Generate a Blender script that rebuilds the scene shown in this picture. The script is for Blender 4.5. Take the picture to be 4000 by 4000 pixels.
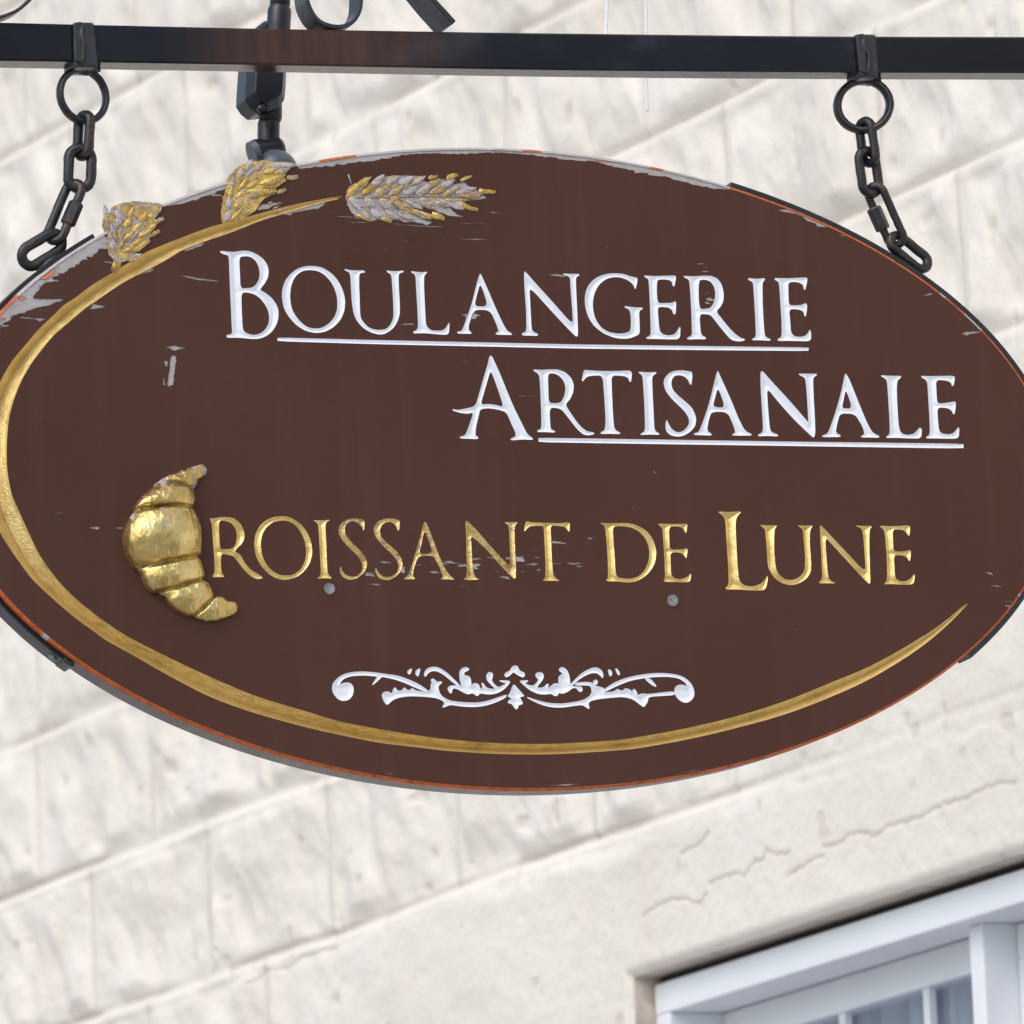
import bpy, bmesh, math, random
import numpy as np
from mathutils import Vector, Matrix
from mathutils.geometry import delaunay_2d_cdt
from math import sin, cos, tan, radians, pi, atan2, degrees

for o in list(bpy.data.objects):
    bpy.data.objects.remove(o)
scene = bpy.context.scene
COL = scene.collection
random.seed(7)
RNG = np.random.RandomState(11)

# ------------------------------------------------------------------ camera
FPX = 40000.0                       # focal length in pixels of the 4000 px photograph
ELEV, AZ, ROLL, DIST = radians(10), radians(18.5), radians(2.5), 11.8
CEN = np.array([0, 0, 3.65])
CAM = CEN + DIST * np.array([-sin(AZ) * cos(ELEV), -cos(AZ) * cos(ELEV), -sin(ELEV)])
_f = (CEN - CAM) / DIST
_r = np.cross(_f, [0, 0, 1]); _r /= np.linalg.norm(_r)
_u = np.cross(_r, _f)
U2 = _u * cos(ROLL) + _r * sin(ROLL)
R2 = _r * cos(ROLL) - _u * sin(ROLL)
cd = bpy.data.cameras.new('camera'); cam = bpy.data.objects.new('camera', cd); COL.objects.link(cam)
cam.matrix_world = Matrix(((R2[0], U2[0], -_f[0], CAM[0]), (R2[1], U2[1], -_f[1], CAM[1]),
                           (R2[2], U2[2], -_f[2], CAM[2]), (0, 0, 0, 1)))
cd.sensor_width = 36; cd.lens = 36 * FPX / 4000
cd.clip_start = 0.1; cd.clip_end = 3000
cd.dof.use_dof = True; cd.dof.focus_distance = DIST + 0.02; cd.dof.aperture_fstop = 16
scene.camera = cam
scene.render.resolution_x = 1024; scene.render.resolution_y = 1024

# ------------------------------------------------------------------ light
SUN_EL, SUN_ROT = radians(48), radians(-125)     # from the left, in front of the sign, behind thin cloud
w = bpy.data.worlds.new('World'); scene.world = w; w.use_nodes = True
nt = w.node_tree; nt.nodes.clear()
sky = nt.nodes.new('ShaderNodeTexSky'); sky.sky_type = 'NISHITA'; sky.sun_disc = False
sky.sun_elevation = SUN_EL; sky.sun_rotation = SUN_ROT
sky.air_density = 1.3; sky.dust_density = 3.0; sky.ozone_density = 1.5
bg = nt.nodes.new('ShaderNodeBackground'); bg.inputs[1].default_value = 0.13
wo = nt.nodes.new('ShaderNodeOutputWorld')
nt.links.new(sky.outputs[0], bg.inputs[0]); nt.links.new(bg.outputs[0], wo.inputs[0])
sd = bpy.data.lights.new('sun', 'SUN'); so = bpy.data.objects.new('sun', sd); COL.objects.link(so)
sd.energy = 0.55; sd.angle = radians(60); sd.color = (1.0, 0.985, 0.965)
sdir = Vector((sin(SUN_ROT) * cos(SUN_EL), cos(SUN_ROT) * cos(SUN_EL), sin(SUN_EL)))
so.rotation_euler = (-sdir).to_track_quat('-Z', 'Y').to_euler()
scene.view_settings.view_transform = 'Standard'; scene.view_settings.look = 'None'
scene.view_settings.gamma = 1; scene.view_settings.exposure = 0.57
scene.view_settings.use_curve_mapping = False

# ------------------------------------------------------------------ rays and planes
def ray(x, y):
    d = _f * FPX + R2 * (x - 2000) - U2 * (y - 2000)
    return d / np.linalg.norm(d)
def hit(x, y, p0, n):
    d = ray(x, y); t = np.dot(np.asarray(p0) - CAM, n) / np.dot(d, n)
    return CAM + d * t
def P(x, y, yo=0.0):
    """point of the plane parallel to the sign face, yo metres behind it"""
    return Vector(hit(x, y, (0, yo, 0), np.array([0, 1.0, 0])))
def mm(x, y):
    q = hit(x, y, (0, 0, 0), np.array([0, 1.0, 0]))
    return (q[0] * 1000, (q[2] - 3.65) * 1000)

# ------------------------------------------------------------------ helpers
def empty(name, loc, label=None, cat=None, group=None):
    o = bpy.data.objects.new(name, None); COL.objects.link(o); o.location = loc
    o.empty_display_size = 0.1
    if label: o['label'] = label
    if cat: o['category'] = cat
    if group: o['group'] = group
    return o
def mesh(name, verts, faces, mat, parent=None, smooth=False, mats=None, mi=None, label=None):
    me = bpy.data.meshes.new(name)
    me.from_pydata([tuple(v) for v in verts], [], [tuple(f) for f in faces])
    for m in (mats or [mat]): me.materials.append(m)
    if mi is not None: me.polygons.foreach_set('material_index', mi)
    if smooth: me.polygons.foreach_set('use_smooth', [True] * len(me.polygons))
    me.validate(); me.update()
    o = bpy.data.objects.new(name, me); COL.objects.link(o)
    if parent:
        o.parent = parent
        loc = parent.location.copy(); pp = parent.parent
        while pp: loc += pp.location; pp = pp.parent
        o.location = -loc
    if label: o['label'] = label
    return o
class MB:
    def __init__(s): s.v = []; s.f = []; s.m = []
    def add(s, v, f, m=0):
        n = len(s.v); s.v += [Vector(q) for q in v]; s.f += [tuple(i + n for i in q) for q in f]; s.m += [m] * len(f)
    def box(s, o, ax, ay, az, m=0):
        """box from corner o with edge vectors ax, ay, az"""
        o, ax, ay, az = map(Vector, (o, ax, ay, az))
        v = [o, o + ax, o + ax + ay, o + ay, o + az, o + ax + az, o + ax + ay + az, o + ay + az]
        s.add(v, [(0, 3, 2, 1), (4, 5, 6, 7), (0, 1, 5, 4), (1, 2, 6, 5), (2, 3, 7, 6), (3, 0, 4, 7)], m)
    def tube(s, pts, rad, n=12, closed=False, m=0, cap=True, jit=0.0, flat=None):
        """tube through pts; rad number or list; flat=(axis, factor) scales the section along axis"""
        pts = [Vector(p) for p in pts]; N = len(pts); rs = rad if isinstance(rad, (list, tuple)) else [rad] * N
        nrm = None; v = []
        for i in range(N):
            a = pts[(i - 1) % N] if (closed or i > 0) else pts[0]
            b = pts[(i + 1) % N] if (closed or i < N - 1) else pts[-1]
            t = (b - a).normalized()
            if nrm is None:
                nrm = t.orthogonal().normalized()
            nrm = (nrm - t * nrm.dot(t)).normalized(); bn = t.cross(nrm)
            for k in range(n):
                an = 2 * pi * k / n
                r = rs[i] * (1 + (random.uniform(-jit, jit) if jit else 0))
                d = nrm * cos(an) * r + bn * sin(an) * r
                if flat:
                    ax = Vector(flat[0]); d = d + ax * d.dot(ax) * (flat[1] - 1)
                v.append(pts[i] + d)
        f = []
        for i in range(N if closed else N - 1):
            j = (i + 1) % N
            for k in range(n):
                f.append((i * n + k, i * n + (k + 1) % n, j * n + (k + 1) % n, j * n + k))
        if not closed and cap:
            f.append(tuple(range(n - 1, -1, -1))); f.append(tuple((N - 1) * n + k for k in range(n)))
        s.add(v, f, m)
    def build(s, name, mats, parent=None, smooth=False, label=None):
        mats = mats if isinstance(mats, (list, tuple)) else [mats]
        return mesh(name, s.v, s.f, None, parent, smooth, mats, s.m, label)
def bevel(o, wdt, seg=2, ang=35):
    b = o.modifiers.new('bevel', 'BEVEL'); b.width = wdt; b.segments = seg
    b.limit_method = 'ANGLE'; b.angle_limit = radians(ang)
    return o
def catmull(pts, n=8, closed=False):
    pts = [Vector(p) for p in pts]; N = len(pts); out = []
    for i in range(N if closed else N - 1):
        if closed: a, b, c, d = (pts[(i + k - 1) % N] for k in range(4))
        else: a, b, c, d = pts[max(i - 1, 0)], pts[i], pts[i + 1], pts[min(i + 2, N - 1)]
        for k in range(n):
            t = k / n
            out.append(0.5 * ((2 * b) + (c - a) * t + (2 * a - 5 * b + 4 * c - d) * t * t + (3 * b - a - 3 * c + d) * t ** 3))
    if not closed: out.append(pts[-1])
    return out

# ------------------------------------------------------------------ materials
class NT:
    def __init__(s, name, rough=0.6, metal=0.0, spec=0.5):
        s.m = bpy.data.materials.new(name); s.m.use_nodes = True; s.t = s.m.node_tree
        s.b = s.t.nodes['Principled BSDF']
        s.b.inputs['Roughness'].default_value = rough; s.b.inputs['Metallic'].default_value = metal
        s.b.inputs['Specular IOR Level'].default_value = spec
        s.co = None
    def n(s, ty, **kw):
        q = s.t.nodes.new(ty)
        for k, v in kw.items(): setattr(q, k, v)
        return q
    def L(s, a, b): s.t.links.new(a, b)
    def coord(s, scale=(1, 1, 1)):
        g = s.n('ShaderNodeNewGeometry'); mp = s.n('ShaderNodeMapping'); mp.inputs['Scale'].default_value = scale
        s.L(g.outputs['Position'], mp.inputs['Vector']); return mp.outputs[0]
    def noise(s, sc, det=4, rough=0.55, scale=(1, 1, 1), dist=0.0):
        q = s.n('ShaderNodeTexNoise'); q.inputs['Scale'].default_value = sc; q.inputs['Detail'].default_value = det
        q.inputs['Roughness'].default_value = rough; q.inputs['Distortion'].default_value = dist
        s.L(s.coord(scale), q.inputs['Vector']); return q.outputs['Fac']
    def ramp(s, fac, stops):
        q = s.n('ShaderNodeValToRGB'); e = q.color_ramp.elements
        while len(e) < len(stops): e.new(0.5)
        for i, (p, c) in enumerate(stops):
            e[i].position = p; e[i].color = (*c, 1) if isinstance(c, (tuple, list)) else (c, c, c, 1)
        s.L(fac, q.inputs[0]); return q.outputs[0]
    def mix(s, fac, a, b, mode='MIX'):
        q = s.n('ShaderNodeMix', data_type='RGBA', blend_type=mode)
        for sock, v in ((q.inputs[0], fac), (q.inputs[6], a), (q.inputs[7], b)):
            if isinstance(v, (int, float)): sock.default_value = v
            elif isinstance(v, tuple): sock.default_value = (*v, 1)
            else: s.L(v, sock)
        return q.outputs[2]
    def bump(s, h, dist=0.001, strength=0.5):
        q = s.n('ShaderNodeBump'); q.inputs['Distance'].default_value = dist; q.inputs['Strength'].default_value = strength
        s.L(h, q.inputs['Height']); s.L(q.outputs[0], s.b.inputs['Normal'])
    def col(s, v):
        if isinstance(v, tuple): s.b.inputs['Base Color'].default_value = (*v, 1)
        else: s.L(v, s.b.inputs['Base Color'])
    def rough(s, v): s.L(v, s.b.inputs['Roughness'])
    def metal(s, v): s.L(v, s.b.inputs['Metallic'])

def mat_paint():
    t = NT('brown_paint', 0.5, 0, 0.22)
    big = t.ramp(t.noise(3.0, 3, 0.5), [(0.3, (0.066, 0.0245, 0.0160)), (0.7, (0.079, 0.0315, 0.0212))])
    grain = t.noise(9, 5, 0.7, (3, 3, 130))
    speck = t.noise(900, 2, 0.7)
    c = t.mix(t.ramp(grain, [(0.35, 0.0), (0.75, 0.35)]), big, (0.088, 0.037, 0.028))
    c = t.mix(t.ramp(speck, [(0.66, 0.0), (0.80, 0.25)]), c, (0.16, 0.10, 0.085))
    streak = t.noise(26, 3, 0.6, (1, 1, 0.05))
    c = t.mix(t.ramp(streak, [(0.52, 0.0), (0.74, 0.16)]), c, (0.135, 0.066, 0.055))
    t.col(c); t.bump(grain, 0.0006, 0.35)
    t.rough(t.ramp(t.noise(14, 4, 0.6), [(0.3, 0.40), (0.7, 0.58)])); return t.m
def mat_white():
    t = NT('white_paint', 0.45)
    c = t.ramp(t.noise(60, 4, 0.6), [(0.25, (0.76, 0.80, 0.88)), (0.6, (0.82, 0.86, 0.94))])
    st = t.noise(7, 3, 0.6)
    c = t.mix(t.ramp(st, [(0.62, 0.0), (0.74, 0.35)]), c, (0.66, 0.55, 0.38))
    t.col(c); t.bump(t.noise(240, 3), 0.0008, 0.4); return t.m
def mat_gold(name='gold_leaf', wear=0.60, grey=False, tarn=0.55):
    t = NT(name, 0.34, 0.75)
    c = t.ramp(t.noise(45, 5, 0.65), [(0.3, (0.66, 0.49, 0.20)), (0.5, (0.86, 0.68, 0.31)), (0.72, (0.95, 0.80, 0.44))])
    if grey and 'chipped' not in name: c = t.ramp(t.noise(45, 5, 0.65), [(0.3, (0.42, 0.26, 0.075)), (0.5, (0.66, 0.46, 0.14)), (0.72, (0.84, 0.64, 0.27))])
    sp = t.noise(420, 3, 0.7)
    c = t.mix(t.ramp(sp, [(tarn, 0.0), (tarn + 0.13, 0.75)]), c, (0.16, 0.09, 0.025))
    met = None
    if grey:
        k = t.noise(80, 7, 0.75, (0.7, 1, 1.3), 1.2)
        f = t.ramp(k, [(wear, 0.0), (wear + 0.03, 1.0)])
        g = t.ramp(t.noise(120, 4, 0.6, (0.25, 1, 2.2)), [(0.3, (0.28, 0.23, 0.23)), (0.5, (0.50, 0.46, 0.48)), (0.8, (0.60, 0.57, 0.60))])
        # thin brown halo where the size coat shows between gold and wood
        halo = t.ramp(k, [(wear - 0.035, 0.0), (wear - 0.01, 0.8)])
        c = t.mix(halo, c, (0.20, 0.085, 0.05)); c = t.mix(f, c, g)
        ln = t.ramp(t.noise(95, 3, 0.5, (1, 1, 1.6), 2.0), [(0.475, 0.0), (0.495, 0.8), (0.505, 0.8), (0.525, 0.0)])
        c = t.mix(ln, c, (0.09, 0.045, 0.03))
        met = t.ramp(k, [(wear - 0.03, 0.7), (wear - 0.005, 0.0)])
        t.metal(met)
        t.rough(t.ramp(k, [(wear - 0.03, 0.34), (wear, 0.8)]))
    t.col(c)
    b = t.noise(170 if not grey else 230, 6, 0.7, (1, 1, 1), 0.0 if not grey else 1.5)
    t.bump(b, 0.0016, 0.6); return t.m
def mat_wood():
    t = NT('weathered_wood', 0.85, 0, 0.2)
    g = t.noise(26, 6, 0.7, (2, 2, 60))
    c = t.ramp(g, [(0.28, (0.16, 0.125, 0.115)), (0.40, (0.44, 0.41, 0.41)), (0.65, (0.60, 0.57, 0.585))])
    c = t.mix(t.ramp(t.noise(40, 4, 0.6), [(0.5, 0.0), (0.72, 0.4)]), c, (0.30, 0.20, 0.17))
    t.col(c); t.bump(g, 0.0015, 0.8); return t.m
def mat_orange():
    t = NT('orange_primer', 0.55, 0, 0.3)
    n = t.noise(130, 5, 0.7, (1, 1, 1))
    c = t.ramp(n, [(0.30, (0.20, 0.050, 0.020)), (0.48, (0.50, 0.118, 0.035)), (0.75, (0.62, 0.17, 0.06))])
    t.col(c); t.bump(n, 0.0008, 0.5); return t.m
def mat_edge():
    t = NT('grey_edge_paint', 0.42, 0, 0.5)
    n = t.noise(10, 5, 0.7, (4, 1, 4))
    t.col(t.ramp(n, [(0.3, (0.10, 0.092, 0.098)), (0.6, (0.19, 0.175, 0.185)), (0.8, (0.23, 0.21, 0.22))])); t.bump(n, 0.001, 0.4); return t.m
def mat_iron(name='black_iron', rust=0.66, rough=0.36, coat=0.3, base=0.016):
    t = NT(name, rough, 0.0, 0.45)
    t.b.inputs['Coat Weight'].default_value = coat; t.b.inputs['Coat Roughness'].default_value = 0.25
    n = t.noise(22, 5, 0.6)
    c = t.ramp(n, [(0.3, (base * 0.7, base * 0.78, base)), (0.7, (base * 1.7, base * 1.9, base * 2.4))])
    r = t.noise(48, 6, 0.75)
    c = t.mix(t.ramp(r, [(rust, 0.0), (rust + 0.08, 0.8)]), c, (0.10, 0.040, 0.022))
    s = t.noise(300, 3, 0.7)
    c = t.mix(t.ramp(s, [(0.66, 0.0), (0.76, 0.5)]), c, (0.16, 0.17, 0.19))
    t.col(c); t.rough(t.ramp(n, [(0.3, rough * 0.8), (0.7, min(1, rough * 1.5))]))
    t.bump(t.noise(140, 5, 0.7), 0.0016, 0.55); return t.m
def mat_bar():
    t = NT('bar_paint', 0.16, 0.0, 0.22)
    t.b.inputs['Coat Weight'].default_value = 0.05; t.b.inputs['Coat Roughness'].default_value = 0.12
    n = t.noise(6, 4, 0.6, (1, 1, 2))
    c = t.ramp(n, [(0.35, (0.005, 0.005, 0.008)), (0.6, (0.010, 0.010, 0.015)), (0.8, (0.04, 0.043, 0.055))])
    # brown weathered stretch of the bar
    g = t.n('ShaderNodeNewGeometry'); sx = t.n('ShaderNodeSeparateXYZ'); t.L(g.outputs['Position'], sx.inputs[0])
    mr = t.n('ShaderNodeMapRange', interpolation_type='SMOOTHSTEP'); mr.inputs[1].default_value = -0.42; mr.inputs[2].default_value = -0.26
    t.L(sx.outputs[0], mr.inputs[0])
    m2 = t.n('ShaderNodeMapRange', interpolation_type='SMOOTHSTEP'); m2.inputs[1].default_value = 0.02; m2.inputs[2].default_value = -0.19
    t.L(sx.outputs[0], m2.inputs[0])
    mul = t.n('ShaderNodeMath', operation='MULTIPLY'); t.L(mr.outputs[0], mul.inputs[0]); t.L(m2.outputs[0], mul.inputs[1])
    st = t.ramp(t.noise(60, 4, 0.6, (1, 1, 0.12)), [(0.25, 0.35), (0.7, 1.0)])
    m3 = t.n('ShaderNodeMath', operation='MULTIPLY'); t.L(mul.outputs[0], m3.inputs[0]); t.L(st, m3.inputs[1])
    c = t.mix(m3.outputs[0], c, (0.085, 0.040, 0.026))
    c = t.mix(t.ramp(t.noise(55, 6, 0.75), [(0.70, 0.0), (0.76, 0.7)]), c, (0.11, 0.03, 0.015))
    t.col(c); t.bump(t.noise(90, 4, 0.6), 0.0008, 0.35); return t.m
def mat_wall():
    t = NT('cream_masonry_paint', 0.75, 0, 0.25)
    a = t.n('ShaderNodeAttribute'); a.attribute_name = 'dirt'
    c = t.ramp(t.noise(2.2, 4, 0.6), [(0.3, (0.775, 0.73, 0.665)), (0.7, (0.825, 0.785, 0.725))])
    c = t.mix(t.ramp(t.noise(9, 4, 0.6, (1, 1, 0.5)), [(0.56, 0.0), (0.78, 0.40)]), c, (0.72, 0.65, 0.55))
    n = t.noise(5, 6, 0.7)
    c = t.mix(t.ramp(n, [(0.64, 0.0), (0.82, 0.22)]), c, (0.50, 0.46, 0.42))
    c = t.mix(a.outputs['Fac'], c, (0.33, 0.285, 0.21))
    t.col(c); t.bump(t.noise(60, 6, 0.7), 0.004, 0.5); return t.m
def mat_plain(name, col, rough=0.5, var=0.12, sc=20, bump=0.0006, metal=0, spec=0.5):
    t = NT(name, rough, metal, spec)
    t.col(t.ramp(t.noise(sc, 4, 0.6), [(0.3, tuple(c * (1 - var) for c in col)), (0.7, tuple(min(1, c * (1 + var)) for c in col))]))
    if bump: t.bump(t.noise(sc * 6, 3), bump, 0.4)
    return t.m
M_PAINT = mat_paint(); M_WHITE = mat_white()
M_GOLD = mat_gold('gold_leaf', 0.6, False, 0.60)
M_GOLDW = mat_gold('gold_leaf_worn', 0.64, True, 0.57)
M_GOLDF = mat_gold('gold_leaf_flaked', 0.52, True, 0.57)
M_GOLDG = mat_gold('gold_leaf_bare', 0.37, True, 0.57)
M_GOLDL = mat_gold('gold_leaf_chipped', 0.585, True, 0.58)
M_WOOD = mat_wood(); M_ORANGE = mat_orange(); M_SALMON = mat_plain('faded_orange_undercoat', (0.72, 0.21, 0.09), 0.6, 0.15, 60, 0.001); M_EDGE = mat_edge()
M_IRON = mat_iron('black_iron', 0.55, 0.30, 0.15, 0.009); M_STRAP = mat_iron('strap_iron', 0.72, 0.28, 0.3, 0.010); M_BAR = mat_bar()
M_CLAMP = mat_iron('clamp_iron', 0.55, 0.32, 0.3, 0.013)
M_LAMP = mat_plain('lamp_black', (0.012, 0.013, 0.018), 0.33, 0.3, 12)
M_LAMPG = mat_plain('lamp_slate', (0.10, 0.12, 0.15), 0.35, 0.15, 12)
M_WALL = mat_wall()
M_UPVC = mat_plain('white_upvc', (0.84, 0.88, 0.93), 0.3, 0.03, 6, 0.0003)
M_PLUG = mat_plain('screw_plug', (0.24, 0.24, 0.25), 0.5, 0.5, 300, 0.002)
M_DARK = mat_plain('dark_gap', (0.03, 0.025, 0.02), 0.9, 0.3, 20)

# ------------------------------------------------------------------ traced drawing on the sign face
# each crop of the drawing has its own origin and scale; (tag, x, y, ...) lists are turned into millimetres on the board
CROPS = dict(A=(840, 940, 2.76), B=(1500, 960, 2.415), C=(2240, 1000, 2.0125), D=(1720, 1360, 2.4769), E=(2460, 1400, 2.76),
             F=(3100, 1400, 2.76), H=(800, 1980, 3.0188), I=(1400, 1980, 3.0188), J=(2000, 1980, 2.5421), K=(2740, 1960, 2.1955),
             L=(1260, 2560, 2.542), M=(2000, 2560, 2.542), T=(300, 740, 2.76), V=(800, 580, 3.22), W=(1300, 640, 2.76),
             S=(0, 1000, 3.864), G=(440, 1780, 2.841), X=(0, 0, 1.0), Q=(500, 1200, 4.83), R=(2600, 600, 1.7564), Y=(1600, 500, 1.61),
             Z=(1000, 0, 1.932), O=(3400, 1100, 1.2075), N=(1200, 2600, 1.61), U=(2200, 2600, 1.61), a=(2400, 3200, 1.2075), b=(2900, 2100, 1.7564))
def px(s):
    """'A 12,34 56,78 B 1,2' -> list of photograph pixels"""
    out = []; c = CROPS['X']
    for tok in s.split():
        if ',' not in tok: c = CROPS[tok]; continue
        x, y = tok.split(','); out.append((c[0] + float(x) / c[2], c[1] + float(y) / c[2]))
    return out
def chaikin(p, it=1, r=0.2):
    for _ in range(it):
        q = []
        for i in range(len(p)):
            a, b = p[i], p[(i + 1) % len(p)]
            q.append((a[0] + (b[0] - a[0]) * r, a[1] + (b[1] - a[1]) * r)); q.append((b[0] + (a[0] - b[0]) * r, b[1] + (a[1] - b[1]) * r))
        p = q
    return p
def outl(s, it=2, r=0.2): return [mm(*q) for q in chaikin(px(s), it, r)]

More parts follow.
